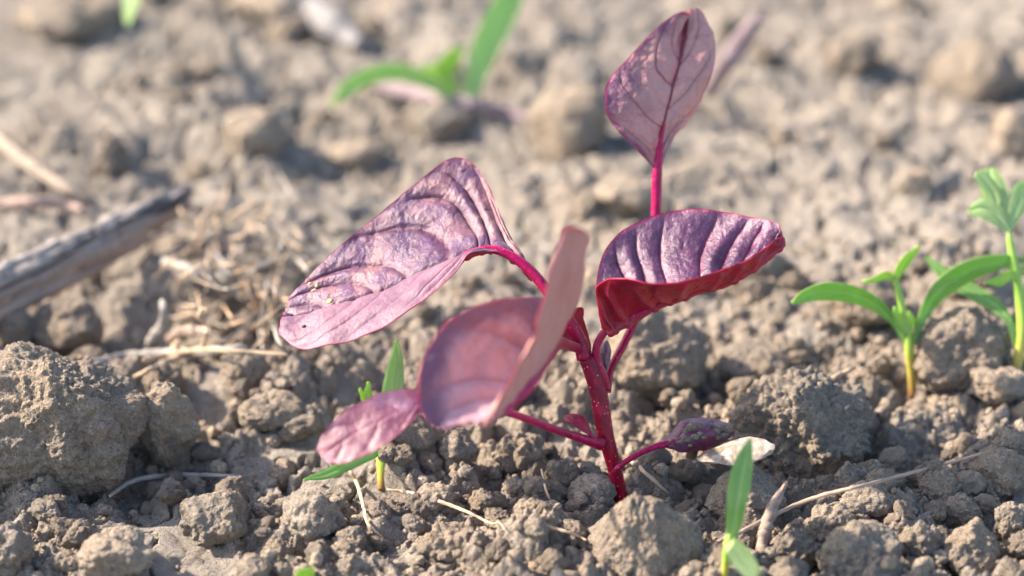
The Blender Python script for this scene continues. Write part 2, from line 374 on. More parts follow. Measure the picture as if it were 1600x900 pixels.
wx = gx[ci] + 0.18 * fbm(qq * 1.5 + 1, 3); wy = gy[ci] + 0.18 * fbm(qq * 1.5 + 7, 3)
wx2 = gx[ci] + 0.05 * fbm(qq * 6 + 1, 2); wy2 = gy[ci] + 0.05 * fbm(qq * 6 + 7, 2)
rough_m = (1 - sm[ci]) * (1 - .62 * sstep(2, 7, gy[ci]))
reg = sstep(-0.35, 0.35, fbm(qq * 0.6 + 21, 2))
bk = sstep(4, 10, gy[ci])
h = 0.62 * lumps2(wx, wy, 1.7, 3, 0.55, 0.55) * (0.35 + 0.65 * rough_m) * (1 - .45 * bk) + 0.16 * bk * lumps2(wx * .8 + wy * .3, wy * 1.2, 2.6, 13, 0.5, 0.4) + 0.24 * bk * fbm(qq * np.array([.75, 1.1, 1]) + 70, 5, .68, ridge=True)
h = h + (0.9 * lumps2(wx, wy, 0.62, 5, 0.75) * (0.4 + 0.6 * reg) + 0.9 * lumps2(wx2, wy2, 0.26, 8, 0.85) + 0.8 * lumps2(wx2, wy2, 0.13, 9, 0.8)) * rough_m
h = h + 0.10 * fbm(qq * 2.2, 5, 0.6) * (0.35 + rough_m)
h = h + 0.05 * fbm(qq * 11, 3, 0.65) * (0.2 + rough_m)
terr = fbm(qq * 1.1 + 44, 3); h = h + 0.10 * (sstep(0.0, 0.06, terr) + sstep(.2, .25, terr)) * (.4 + .6 * rough_m)   # broken edges of crust
cr_ = 1 - 2 * np.abs(fbm(qq * 0.8 + 33, 4)); h = h - 0.22 * sstep(0.90, 1.0, cr_) * (0.3 + sm[ci])
H[ci] += h
SMG = sm.reshape(GX.shape)
HG = H.reshape(GX.shape)
def ground_h(x, y, grid=None):
    G = HG if grid is None else grid
    x = np.asarray(x, float); y = np.asarray(y, float)
    i = np.clip(np.searchsorted(ay, y) - 1, 0, len(ay) - 2); j = np.clip(np.searchsorted(ax, x) - 1, 0, len(ax) - 2)
    fy = (y - ay[i]) / (ay[i + 1] - ay[i]); fx = (x - ax[j]) / (ax[j + 1] - ax[j])
    return (G[i, j] * (1 - fx) * (1 - fy) + G[i, j + 1] * fx * (1 - fy) + G[i + 1, j] * (1 - fx) * fy + G[i + 1, j + 1] * fx * fy)
def GR(u, v, lift=0.0):
    """where the view ray through (u, v) meets the ground"""
    h0 = 0.0
    for k in range(6):
        p = gpt(u, v, h0); h0 = 0.5 * h0 + 0.5 * float(ground_h(p[0], p[1]))
    return np.array([p[0], p[1], float(ground_h(p[0], p[1])) + lift])
me = new_mesh('ground', np.stack([gx, gy, H], 1), grid_faces(len(ay), len(ax)), [M_SOIL], attrs={'smoothness': sm})
link('ground', me, kind='structure')

# ------------------------------------------------------------------ clods
import bmesh
_ico = {}
def ico(sub):
    if sub not in _ico:
        bm = bmesh.new(); bmesh.ops.create_icosphere(bm, subdivisions=sub, radius=1.0)
        V = np.array([v.co[:] for v in bm.verts]); F = np.array([[v.index for v in f.verts] for f in bm.faces]); bm.free()
        _ico[sub] = (V, F)
    return _ico[sub]
def clod_verts(sub, size, seed, gran=0.5, facet=0.5, rough=0.5, lumpy=0.3, cm=0.8):
    """an irregular lump of dry earth; size = half extents in cm"""
    V, F = ico(sub); size = np.array(size, float); rs = np.random.RandomState(seed); sd = rs.uniform(-50, 50, 3)
    r = np.ones(len(V)) * 1.0
    for k in range(int(9 * facet) + 3):                         # broken planes
        n = unit(rs.normal(size=3)); d = rs.uniform(0.72, 0.98); dot = V @ n
        lim = np.where(dot > 0.05, d / np.maximum(dot, 0.05), 9)
        r = -np.log(np.exp(-14 * r) + np.exp(-14 * lim)) / 14
    r = r * (1 + 0.26 * fbm(V * 1.15 + sd, 3))
    P = V * r[:, None] * size
    L = size.mean()
    N = unit(V / size)
    d1, d2 = worley3(P / (0.42 * L) + sd + 0.25 * np.stack([perlin(P / L * 3 + k * 9) for k in range(3)], 1))
    P = P + N * (lumpy * 0.30 * L * (0.55 - d1))[:, None]
    if gran > 0:
        g = 0.16 * cm
        d1, d2 = worley3(P / g + sd + 0.3 * np.stack([perlin(P * 5 + k * 9) for k in range(3)], 1))
        P = P + N * (gran * g * 0.75 * (0.55 - d1))[:, None]
    fb = fbm(P * 3.2 + sd, 6, 0.72); fr = fbm(P * 1.9 + sd + 5, 4, 0.6, ridge=True)
    P = P + N * (rough * (0.13 * L ** 0.5 * fb - 0.10 * L ** 0.5 * np.maximum(0, fr - 0.25)))[:, None]
    return P, F
def add_clod(u, v, wpx, hpx, label, seed, sub=6, dy=1.0, gran=0.5, facet=0.5, rough=0.5, lumpy=0.3, sink=0.25, mat=None, name='clod', e=None, rotz=0.0, cat='clod', group=None, cone=0):
    """clod whose middle is seen at (u, v), wpx wide and hpx tall in the 1600 px photograph"""
    base = GR(u, v + hpx * 0.30)
    t = np.dot(base - CAM, FWD); k = t / FPX
    rx = wpx * k / 2; rz = hpx * k / 2 * 1.02; ry = rx * dy * 0.9
    P, F = clod_verts(sub, (rx, ry, rz), seed, gran, facet, rough, lumpy)
    if cone:
        zz = P[:, 2] / rz; f = np.clip(1 - cone * (zz + .25), .2, 1.25); P[:, 0] = P[:, 0] * f - cone * .15 * rx * zz; P[:, 1] *= f
    c = CAM + t * ray(u, v)
    # keep it on the ground: its lowest fifth under the surface
    gh = float(ground_h(c[0], c[1])); loc = np.array([c[0], c[1], c[2]])
    # slide along the view ray until the bottom is sunk
    for _ in range(12):
        gh = float(ground_h(loc[0], loc[1])); want = gh + rz * (1 - 2 * sink)
        s = (want - loc[2]) / ray(u, v)[2]; loc = loc + 0.6 * s * ray(u, v)
    me = new_mesh('clod_mesh', P, F, [mat or M_CLOD])
    o = link(name, me, None, loc, label, cat, group); o.rotation_euler = (0, 0, rotz)
    return o, loc
HERO = [
 # u, v, w, h, label, seed, kwargs
 (85, 672, 300, 290, 'huge rough grey clod of dry earth cut off by the left picture edge', 3, dict(sub=7, gran=.55, facet=.8, rough=1.0, lumpy=.35)),
 (262, 668, 105, 165, 'craggy grey clod leaning against the right side of the huge clod at left', 5, dict(sub=6, gran=.35, rough=.9, facet=.6)),
 (15, 868, 80, 100, 'orange-tinged clod cut off in the bottom left corner below the huge clod', 8, dict(sub=6, gran=.6, rough=.9)),
 (182, 866, 110, 80, 'crumbly grey clod near the bottom edge, below and right of the huge clod', 9, dict(sub=6, gran=.6, rough=1.0)),
 (338, 808, 120, 80, 'pitted grey clod between the pale clay patch and the round brown clod', 12, dict(sub=6, gran=.4, rough=1.0)),
 (492, 811, 100, 88, 'round brown knobbly clod below the tip of the small left leaf', 14, dict(sub=6, gran=.5, lumpy=.8, rough=.6)),
 (1012, 852, 225, 215, 'large wedge-shaped clod in front of the foot of the red stem', 20, dict(sub=7, gran=.35, facet=.6, rough=.9, lumpy=.25, sink=.3, cone=.38)),
 (1252, 668, 220, 170, 'big boxy granular clod behind the white flake, right of the soil-caked leaf', 224, dict(sub=7, gran=1.5, facet=.3, rough=.5, lumpy=.4, sink=.3)),
 (1500, 556, 150, 150, 'grey rounded clod just right of the stem of the two-leaved green seedling', 25, dict(sub=6, gran=.5, facet=.5, rough=.6, sink=.12)),
 (1018, 562, 180, 175, 'tan soft-edged clod directly behind the red stem and its branches', 28, dict(sub=6, gran=.4, facet=.7, rough=.7, sink=.3)),
 (890, 200, 150, 150, 'blurred pale boulder-like clod far behind, left of the topmost red leaf', 31, dict(sub=5, gran=0, facet=.8, rough=.4, sink=.3)),
 (1346, 868, 130, 110, 'smooth brown-grey clod cut by the bottom edge, largest at lower right', 33, dict(sub=6, gran=.2, facet=.7, rough=.8, sink=.2)),
 (1436, 852, 66, 84, 'upright grey clod wedged between two larger clods at the lower right', 35, dict(sub=6, gran=.3, rough=.9)),
 (1518, 862, 104, 96, 'angular grey clod with a warm left side, second clod from the bottom right corner', 37, dict(sub=6, gran=.2, facet=1.0, rough=1.0)),
 (1562, 745, 105, 90, 'sunlit yellowish clod near the right edge above the angular clod', 39, dict(sub=6, gran=.5, rough=.9)),
 (1352, 785, 90, 58, 'sunlit rounded clod just under the thin brown twig at lower right', 41, dict(sub=6, gran=.4)),
 (1468, 768, 72, 60, 'small tan double clod right of the sunlit rounded clod under the twig', 43, dict(sub=6, gran=.3, lumpy=.8)),
 (1296, 822, 90, 66, 'dark crumbly clod behind the smooth clod at the bottom edge', 45, dict(sub=6, gran=.9, rough=1.0)),
 (1498, 800, 64, 58, 'reddish tan clod above the angular clod at the lower right', 46, dict(sub=6, gran=.4, rough=1.0)),
 (1582, 820, 60, 76, 'tan clod cut by the right edge below the sunlit yellowish clod', 47, dict(sub=6, gran=.4, rough=1.0)),
 (1580, 700, 70, 66, 'blurred orange-brown clod at the right edge above the sunlit yellowish clod', 48, dict(sub=5)),
 (1165, 775, 130, 66, 'warm tan clod half hidden by the upright green blade at lower centre right', 50, dict(sub=6, gran=.7)),
 (1240, 862, 90, 80, 'dark grey clod behind the curled dry leaf at the bottom edge', 52, dict(sub=6, gran=.6, rough=1.0)),
 (470, 664, 74, 56, 'brown clod below the tip of the big folded leaf', 54, dict(sub=5, gran=.3)),
 (640, 685, 90, 80, 'grey clod right of the green seedling behind the small left leaf', 56, dict(sub=5, gran=.3, facet=.7)),
 (712, 698, 70, 60, 'grey-brown clod below the tip of the blurred front leaf', 58, dict(sub=5, gran=.4)),
 (812, 712, 86, 66, 'knobbly tan clod under the thin red leaf stalk left of the stem', 60, dict(sub=6, gran=.9, lumpy=.6)),
 (930, 768, 84, 44, 'low pale clod immediately left of the foot of the red stem', 62, dict(sub=6, gran=.4)),
 (812, 770, 54, 50, 'small brown clod beside the upright hair-thin root', 63, dict(sub=5, gran=.5, lumpy=.7)),
 (838, 828, 44, 36, 'small rounded clod touching the white bent rootlet', 64, dict(sub=5, gran=.2)),
 (700, 850, 100, 56, 'granular brown clod under the long pale root at bottom centre', 66, dict(sub=6, gran=1.0, lumpy=.6)),
 (420, 640, 100, 60, 'blurred grey clod below the straw, left of the brown clod', 68, dict(sub=5)),
 (380, 585, 90, 70, 'soft grey clod right under the bleached straw bundle', 70, dict(sub=5)),
 (105, 515, 130, 100, 'dark grey clod under the weathered stick behind the huge clod', 72, dict(sub=5, facet=.7)),
 (15, 520, 90, 90, 'orange-brown clod at the left edge under the weathered stick', 74, dict(sub=5)),
 (680, 775, 60, 44, 'brown crumbly clod right of the green seedling foot', 76, dict(sub=5, gran=.8)),
 (595, 800, 40, 40, 'little round brown clod right of the curved pale root', 78, dict(sub=5, gran=.2)),
 (440, 745, 46, 60, 'narrow grey clod left of the drooping green blade', 80, dict(sub=5, gran=.3)),
 (1560, 600, 90, 60, 'blurred brown clod at the foot of the lobed green seedling', 82, dict(sub=5)),
 (1430, 285, 60, 46, 'blurred small orange-brown clod alone on the smooth background soil', 84, dict(sub=5, gran=0)),
 (1530, 120, 150, 150, 'large dark blurred clod in the upper right background', 86, dict(sub=5, gran=0, sink=.3)),
 (110, 25, 170, 90, 'dark grey blurred clod in the top left corner', 88, dict(sub=5, gran=0)),
 (1180, 420, 100, 70, 'blurred tan clod under the tip of the cupped right leaf', 90, dict(sub=5, gran=0)),
 (980, 300, 110, 60, 'blurred brown clod left of the stalk of the topmost leaf', 92, dict(sub=5, gran=0)),
 (1585, 210, 80, 90, 'blurred rust-brown clod at the right edge of the background', 94, dict(sub=5, gran=0)),
 (1180, 565, 120, 60, 'blurred warm flat clod above the boxy granular clod', 96, dict(sub=5)),
 (1350, 470, 120, 60, 'blurred brown clod behind the left leaf of the two-leaved green seedling', 98, dict(sub=5)),
 (690, 190, 120, 70, 'blurred grey-tan clod below the foot of the far green seedling', 99, dict(sub=5, gran=0)),
 (400, 210, 110, 80, 'dark blurred clod in the background left of the far green seedling', 101, dict(sub=5, gran=0)),
 (560, 240, 90, 50, 'blurred grey clod behind the peak of the big folded leaf', 103, dict(sub=5, gran=0)),
 (425, 2, 150, 60, 'dark brown blurred clod at the top edge left of the far seedling', 107, dict(sub=5, gran=0)),
 (760, 600, 120, 70, 'tan clod behind the crimson edge of the blurred front leaf', 105, dict(sub=5)),
]
herolocs = []
for (u, v, w, h_, lab, sd, kw) in HERO:
    o, loc = add_clod(u, v, w, h_, lab, sd, **kw); k = np.dot(loc - CAM, FWD) / FPX
    herolocs.append((loc[0], loc[1], w * k / 2))
# a big clod just outside the picture that shades the left side
o, loc = add_clod(-330, 560, 430, 420, 'very large clod just outside the left picture edge beside the huge grey clod', 131, sub=5, facet=.8, rough=.9)

# medium clods: six shapes shared by many individuals
VAR = []
for k in range(12):
    rs = np.random.RandomState(300 + k)
    P, F = clod_verts(5, (1, rs.uniform(.75, 1.0), rs.uniform(.62, .9)), 400 + k, gran=0, facet=rs.uniform(.7, 2.0), rough=1.6, lumpy=rs.uniform(.2, .8))
    VAR.append(new_mesh('small_clod_mesh', P, F, [M_CLOD]))
SHORT = ['the huge rough grey clod', 'the craggy clod leaning on the huge clod', 'the bottom left corner clod', 'the crumbly clod near the bottom edge', 'the pitted clod by the pale clay patch',
 'the round brown knobbly clod', 'the wedge-shaped clod', 'the boxy granular clod', 'the grey clod by the two-leaved seedling', 'the tan clod behind the red stem', 'the pale boulder-like clod',
 'the smooth clod at the bottom edge', 'the upright wedged clod at lower right', 'the angular clod at lower right', 'the sunlit yellowish clod', 'the sunlit clod under the twig', 'the small double clod under the twig',
 'the dark crumbly clod at lower right', 'the reddish tan clod', 'the tan clod cut by the right edge', 'the orange-brown clod at the right edge', 'the tan clod behind the upright blade', 'the clod behind the curled dry leaf',
 'the brown clod below the big leaf tip', 'the grey clod beside the half-hidden seedling', 'the clod below the blurred front leaf', 'the knobbly clod under the thin stalk', 'the pale clod at the stem foot',
 'the clod beside the upright rootlet', 'the rounded clod at the white rootlet', 'the granular clod under the long root', 'the blurred grey clod below the straw', 'the soft clod under the bleached straw', 'the dark clod under the stick',
 'the orange-brown clod under the stick', 'the crumbly clod by the half-hidden seedling', 'the little round clod by the curved root', 'the narrow clod by the drooping blade', 'the clod at the lobed seedling foot',
 'the lone orange-brown background clod', 'the large dark background clod', 'the top left corner clod', 'the clod under the cupped leaf tip', 'the clod left of the top leaf stalk', 'the rust-brown clod at the right edge',
 'the flat clod above the boxy clod', 'the clod behind the arched left seed leaf', 'the clod below the far seedling', 'the dark background clod left of the far seedling', 'the clod behind the big leaf peak', 'the dark brown clod at the top edge', 'the clod behind the crimson leaf edge']
assert len(SHORT) == len(HERO)
HUV = np.array([(h[0], h[1]) for h in HERO], float); used = {}
def near_label(pu, pv, rpx, kind='small'):
    """say which clod this is by its size and the landmark clod it lies nearest to"""
    size = ['tiny', 'small', 'mid-sized', 'largish'][int(np.clip((rpx > 20) + (rpx > 30) + (rpx > 40.0), 0, 3))]
    order = np.argsort(np.hypot(HUV[:, 0] - pu, HUV[:, 1] - pv)); cand = None
    for far, i in enumerate(order[:6]):
        du, dv = pu - HUV[i, 0], pv - HUV[i, 1]
        if abs(du) > 2.2 * abs(dv): d = 'right of' if du > 0 else 'left of'
        elif abs(dv) > 2.2 * abs(du): d = 'in front of' if dv > 0 else 'behind'
        else: d = ('in front and ' if dv > 0 else 'behind and ') + ('right of' if du > 0 else 'left of')
        lab = '%s clod %s %s' % (size, d, SHORT[i])
        if far and lab not in used: lab = '%s clod farther %s %s' % (size, d, SHORT[i])
        if cand is None: cand = lab
        if lab not in used: used[lab] = 1; return lab
    return cand
ZONES = [('small rough clod in the sharply focused foreground soil left of the red stem', 'small clods in the sharp soil left of the stem', -8, -0.6, -2.4, 1.6, 92, .12, .30),
         ('small rough clod in the sharply focused soil right of the red stem', 'small clods in the sharp soil right of the stem', 0.4, 5.8, -2.4, 1.8, 88, .12, .30),
         ('small softly blurred clod on the middle ground behind the red seedling', 'small clods on the middle ground', -8, 8, 1.8, 7.0, 64, .14, .38),
         ('blurred clod on the far soil at the top of the picture', 'blurred clods on the far soil', -9.5, 8.5, 7.0, 19, 24, .22, .6)]
rs = np.random.RandomState(77)
for (lab, grp, x0, x1, y0, y1, n, r0, r1) in ZONES:
    c = 0; tries = 0
    while c < n and tries < 5000:
        tries += 1
        x = rs.uniform(x0, x1); y = rs.uniform(y0, y1); r = r0 + (r1 - r0) * rs.rand() ** 2.2
        dd = np.array([x, y, 0.2]) - CAM; tt = dd @ FWD; pu = 800 + FPX * (dd @ RGT) / tt; pv = 450 - FPX * (dd @ UPV) / tt
        if not (-30 < pu < 1630 and -20 < pv < 930): continue
        if float(ground_h(x, y, SMG)) > 0.45 and (y < 2 or rs.rand() < 0.85): continue
        if any((x - a) ** 2 + (y - b) ** 2 < (w * 0.9) ** 2 for a, b, w in herolocs): continue
        if abs(x) < 0.35 and -0.6 < y < 0.5: continue
        o = bpy.data.objects.new('small_clod', VAR[rs.randint(12)]); COL.objects.link(o)
        o.scale = (r, r * rs.uniform(.8, 1.1), r * rs.uniform(.8, 1.1)); o.rotation_euler = (rs.uniform(-.5, .5), rs.uniform(-.5, .5), rs.uniform(0, 6.3))
        o.location = Vector((x, y, float(ground_h(x, y)) + r * 0.22)) * CM
        tag(o, near_label(pu, pv, r * FPX / tt), 'clod', grp); c += 1

# crumbs nobody could count
def scatter(name, n, sub, rmin, rmax, power, seed, y0, y1, mat, nvar=8, flatz=.8, dens=1.0):
    rs = np.random.RandomState(seed)
    x = rs.uniform(-10, 9.4, n); y = y0 + (y1 - y0) * rs.rand(n) ** dens
    k = (rs.rand(n) > 1.12 * ground_h(x, y, SMG)) & (fbm(np.stack([x, y, 0 * x], 1) * 0.9 + 50, 2) + rs.uniform(-.5, .4, n) > -0.25)
    half = 7.2 + (y + 1.7) * 0.19; k &= np.abs(x + 1.485) < half
    x = x[k]; y = y[k]; n = len(x)
    r = rmin + (rmax - rmin) * rs.rand(n) ** power
    z = ground_h(x, y) + r * rs.uniform(0.0, 0.5, n)
    vs, F = ico(sub); VV = []
    for q_ in range(nvar):
        P, _ = clod_verts(sub, (1, .85, flatz), seed * 31 + q_, gran=0, facet=1.5, rough=1.1, lumpy=.5); VV.append(P)
    VV = np.array(VV); w = rs.randint(nvar, size=n)
    a, b, c = rs.uniform(0, 6.28, n), rs.uniform(-.7, .7, n), rs.uniform(-.7, .7, n)
    P = VV[w]; ca, sa = np.cos(a)[:, None], np.sin(a)[:, None]; cb, sb = np.cos(b)[:, None], np.sin(b)[:, None]
    X = P[..., 0] * ca - P[..., 1] * sa; Y = P[..., 0] * sa + P[..., 1] * ca; Z = P[..., 2]
    Y, Z = Y * cb - Z * sb, Y * sb + Z * cb
    P = np.stack([X, Y, Z], -1) * r[:, None, None] + np.stack([x, y, z], 1)[:, None, :]
    FF = F[None] + (np.arange(n) * len(vs))[:, None, None]
    return link(name, new_mesh(name, P.reshape(-1, 3), FF.reshape(-1, 3), [mat]), kind='stuff')
o = scatter('soil_crumbs', 2600, 4, .045, .15, 2.0, 5, -2.6, 7, M_CRUMB, dens=1.3); tag(o, 'brown crumbs of dry earth strewn between the clods', 'crumbs')
o = scatter('fine_soil_grains', 9000, 2, .018, .06, 1.6, 6, -2.6, 8, M_CRUMB, dens=1.3); tag(o, 'fine grains of dry soil strewn over the ground', 'soil grains')
o = scatter('pale_grit', 60, 2, .012, .04, 2.0, 9, -2.4, 8, M_MICA); tag(o, 'tiny glinting pale grit specks in the soil', 'grit')

# ------------------------------------------------------------------ leaves
def camvec(v): return RGT * v[0] + UPV * v[1] - FWD * v[2]
def leaf_mesh(name, A, M, B, mats, ns=120, nw=61, bulA=(0, 0, 0), bulB=(0, 0, 0), sp=0.13, arch=0.22, vdep=0.02, quilt=0.03, vw=0.02,
              thick=0.022, tone=0.0, toneA=0.0, toneB=0.0, toneS=0.0, wave=0.0, up=1.0, origin=(0, 0, 0), rimw=0.93, noiseamp=0.02, extra=None, vA=1.0, vB=1.0, sidemat=None):
    """lamina between margin A, midrib M and margin B (rows of u, v, e); both faces and the rim are modelled"""
    st = [np.array([PX(*p) for p in L]) for L in (A, M, B)]
    t = np.linspace(0, 1, ns); a, m, b = [cr(x, t) for x in st]
    w = np.linspace(-1, 1, nw); S, Wd = np.meshgrid(t, w, indexing='ij'); wa = np.abs(Wd)
    P = np.zeros((ns, nw, 3))
    for sgn, e, bul in ((-1, a, bulA), (1, b, bulB)):
        c = 0.5 * (m + e) + camvec(bul) * np.linalg.norm(e - m, axis=1)[:, None]
        k = (Wd[0] * sgn >= 0); x = wa[0][k][None, :, None]
        P[:, k] = (1 - x) ** 2 * m[:, None] + 2 * x * (1 - x) * c[:, None] + x ** 2 * e[:, None]
    def normals(P):
        du = np.gradient(P, axis=0); dw = np.gradient(P, axis=1); N = np.cross(du, dw)
        ln = np.linalg.norm(N, axis=-1, keepdims=True); N = N / np.maximum(ln, 1e-9)
        return N
    N = normals(P) * up
    wid = np.where(Wd < 0, np.linalg.norm(a - m, axis=1)[:, None], np.linalg.norm(b - m, axis=1)[:, None])
    L = np.linalg.norm(np.diff(m, axis=0), axis=1).sum()
    jit = 0.012 * perlin(np.stack([S.ravel() * 9, Wd.ravel() * 3, 0 * S.ravel() + 3.3], 1)).reshape(S.shape)
    Sx = S + jit - arch * wa ** 1.4 - np.where(Wd < 0, 0.0, 0.5 * sp)
    Sx = Sx + sp * (0.20 * np.sin(Sx * 19.0 + 5 * sp + Wd * .5) )
    ph = Sx / sp
    f = np.abs(ph - np.round(ph)); dist = f * sp * L * 0.8
    side = np.where(Wd < 0, vA, vB)
    fadee = sstep(1.0, 0.75, wa) * sstep(0.0, 0.08, S) * sstep(1.0, 0.93, S)
    v2 = np.exp(-(dist / (vw * (1.3 - 0.7 * wa))) ** 2) * fadee * side
    vm = np.exp(-(wa * wid / (vw * 1.5 * (1.2 - 0.8 * S))) ** 2)
    q2 = (0.5 - 0.5 * np.cos(2 * np.pi * ph)) * np.sin(np.pi * np.clip(wa, 0, 1)) ** 0.7 * sstep(0, .1, S) * side
    amp = 0.35 + 1.3 * (0.5 + 0.5 * perlin(np.stack([np.floor(ph.ravel()) * 1.7 + 31.1, wa.ravel() * 1.5 + 7, S.ravel() * 3 + 3.3], 1))).reshape(S.shape) ** 1.3; q2 = q2 * amp
    w1, w2 = worley3(P.reshape(-1, 3) * 2.6 + 0.35 * np.stack([perlin(P.reshape(-1, 3) * 3 + i * 7) for i in range(3)], 1))
    v3 = (0.6 * sstep(0.10, 0.0, w2 - w1)).reshape(S.shape) * fadee * side * (wid > .3)
    pf = P.reshape(-1, 3); nz = fbm(pf * 1.1 + 4, 3).reshape(S.shape); nz2 = fbm(pf * 4.5 + 8, 3, 0.6).reshape(S.shape)
    h = -vdep * v2 - 0.35 * vdep * v3 - 1.5 * vdep * vm * (wid > 0.05) + quilt * (q2 - 0.3) + noiseamp * nz + noiseamp * 0.45 * nz2 * side
    if wave: h = h + wave * np.sin(S * 21 + 3 * nz + Wd) * wa ** 2.5 + 0.5 * wave * np.sin(S * 53 + 1.7) * wa ** 4
    if extra is not None: h = h + extra(S, Wd)
    okw = sstep(0.0, 0.15, wid)
    P = P + N * (h * okw)[..., None]
    N = normals(P) * up
    th = thick * (0.35 + 0.65 * sstep(1.0, 0.85, wa)) + 0.02 * vm * thick / 0.022
    T_ = P + N * (thick * 0.5); Bt = P - N * (th * 0.9)[..., None]
    n = ns * nw; V = np.vstack([T_.reshape(-1, 3), Bt.reshape(-1, 3)])
    f1 = grid_faces(ns, nw); f2 = grid_faces(ns, nw, n)
    if up > 0: f2 = f2[:, ::-1]
    else: f1 = f1[:, ::-1]
    idx = np.arange(n).reshape(ns, nw)
    ring = np.concatenate([idx[0, :], idx[1:, -1], idx[-1, -2::-1], idx[-2:0:-1, 0]]); rn = np.roll(ring, -1)
    f3 = np.stack([ring, ring + n, rn + n, rn], 1)
    if up > 0: f3 = f3[:, ::-1]
    F = np.vstack([f1, f2, f3])
    fm = np.concatenate([np.zeros(len(f1)), np.full(len(f2), 1), np.full(len(f3), 2)])
    if sidemat is not None:      # the B half of the upper face has its own look
        jj = np.tile(np.arange(nw - 1), ns - 1); fm[:len(f1)] = np.where(jj >= nw // 2, sidemat, 0)
    rim = np.maximum(sstep(rimw, 1.0, wa), sstep(0.985, 1.0, S))
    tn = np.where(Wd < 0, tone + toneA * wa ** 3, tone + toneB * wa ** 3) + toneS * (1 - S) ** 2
    at = dict(vein=np.tile(np.maximum(np.maximum(v2, vm), 0.45 * v3).ravel(), 2), rim=np.tile(rim.ravel(), 2), tone=np.tile(tn.ravel(), 2))
    V = V - np.asarray(origin)
    return new_mesh(name, V, F, mats, fmat=fm, attrs=at)

base = PX(972, 792, 0.55)
amar = bpy.data.objects.new('amaranth_seedling', None); COL.objects.link(amar); amar.location = Vector(base * CM); amar.empty_display_size = .01
tag(amar, 'crimson-stemmed red amaranth seedling with purple leaves in the middle of the picture', 'seedling')
def pl(name, me, label=None, parent=None): return link(name, me, parent or amar, (0, 0, 0), label)
def stalk(name, pts, wpx, mat, parent=None, origin=None, n=60, m=20, groove=0.0, flat=1.0, label=None, rough=0.03):
    P = np.array([PX(*p) for p in pts]); r = np.array(wpx) / 2 * TF / FPX
    V, F, s = tube(P, r, n, m, groove, flat, rough)
    org = base if origin is None else origin
    return link(name, new_mesh(name, V - org, F, [mat], attrs={'along': s}), parent or amar, (0, 0, 0), label)
# main stem
stalk('stem', [(975, 800, .6), (968, 765, .5), (958, 722, .35), (947, 680, .25), (940, 640, .2), (934, 605, .15), (925, 575, .1), (916, 556, .05)],
      [23, 23, 24, 27, 29, 30, 30, 27], M_STEM, n=80, m=24, groove=.12)
UM = [M_UP, M_DN, M_DN]
# big folded left leaf
lf = pl('leaf', leaf_mesh('leaf',
    [(836, 430, .1), (812, 398, .15), (783, 340, .5), (758, 285, .9), (735, 253, 1.1), (700, 250, 1.1), (645, 290, .95), (585, 340, .8), (528, 388, .65), (478, 437, .5), (452, 464, .4), (452, 480, .3)],
    [(838, 432, 0), (812, 405, 0), (785, 391, 0), (760, 386, 0), (737, 390, -.05), (700, 405, -.1), (655, 424, -.1), (607, 446, -.1), (556, 464, -.1), (505, 480, -.05), (468, 489, 0), (440, 492, 0)],
    [(839, 435, 0), (814, 410, -.02), (788, 397, -.05), (762, 393, -.1), (732, 398, -.3), (703, 432, -.6), (660, 470, -.8), (612, 503, -.85), (562, 526, -.8), (512, 538, -.7), (465, 543, -.5), (434, 520, -.2)],
    [M_UP, M_DN, M_DN, M_PALE], ns=330, nw=121, bulA=(.05, -.02, -.22), bulB=(0, .05, .12), sp=.115, arch=.26, vdep=.04, quilt=.05, toneS=.35, vw=.026, tone=-.08, wave=.012, up=1,
    origin=base, noiseamp=.06, vB=.35, sidemat=3, rimw=.965), 'large folded leaf reaching left, veined upper half raised, pale near half hanging')
stalk('petiole', [(914, 560, .05), (906, 532, 0), (893, 508, -.1), (874, 482, -.15), (852, 450, -.1), (826, 420, -.05), (795, 398, -.02), (765, 389, 0), (737, 393, 0), (715, 400, -.02)], [26, 23, 21, 20, 18, 17, 15, 13, 9, 4], M_PET, lf, groove=.1)
def on_leaf(ob, u, v):
    co = np.zeros(len(ob.data.vertices) * 3, np.float32); ob.data.vertices.foreach_get('co', co); W_ = co.reshape(-1, 3) / CM + base
    d = W_ - CAM; t = d @ FWD; pu = 800 + FPX * (d @ RGT) / t; pv = 450 - FPX * (d @ UPV) / t
    return W_[np.argmin(np.hypot(pu - u, pv - v) + 0.5 * t)]
M_SPK = dry_mat('black_speck', (.02, .02, .02), (.03, .02, .02)); M_YEL = dry_mat('yellow_speck', (.45, .42, .12), (.6, .55, .25))
for (u, v, r, m_) in [(475, 510, .035, M_SPK), (491, 455, .05, M_YEL), (494, 447, .03, M_YEL), (516, 471, .045, M_YEL), (485, 443, .03, M_YEL)]:
    Q, Fq = clod_verts(3, (r, r, r * .8), int(u), gran=0, rough=.3, lumpy=.5); c_ = on_leaf(lf, u, v)
    link('speck', new_mesh('speck', Q + c_ - base, Fq, [m_]), lf)
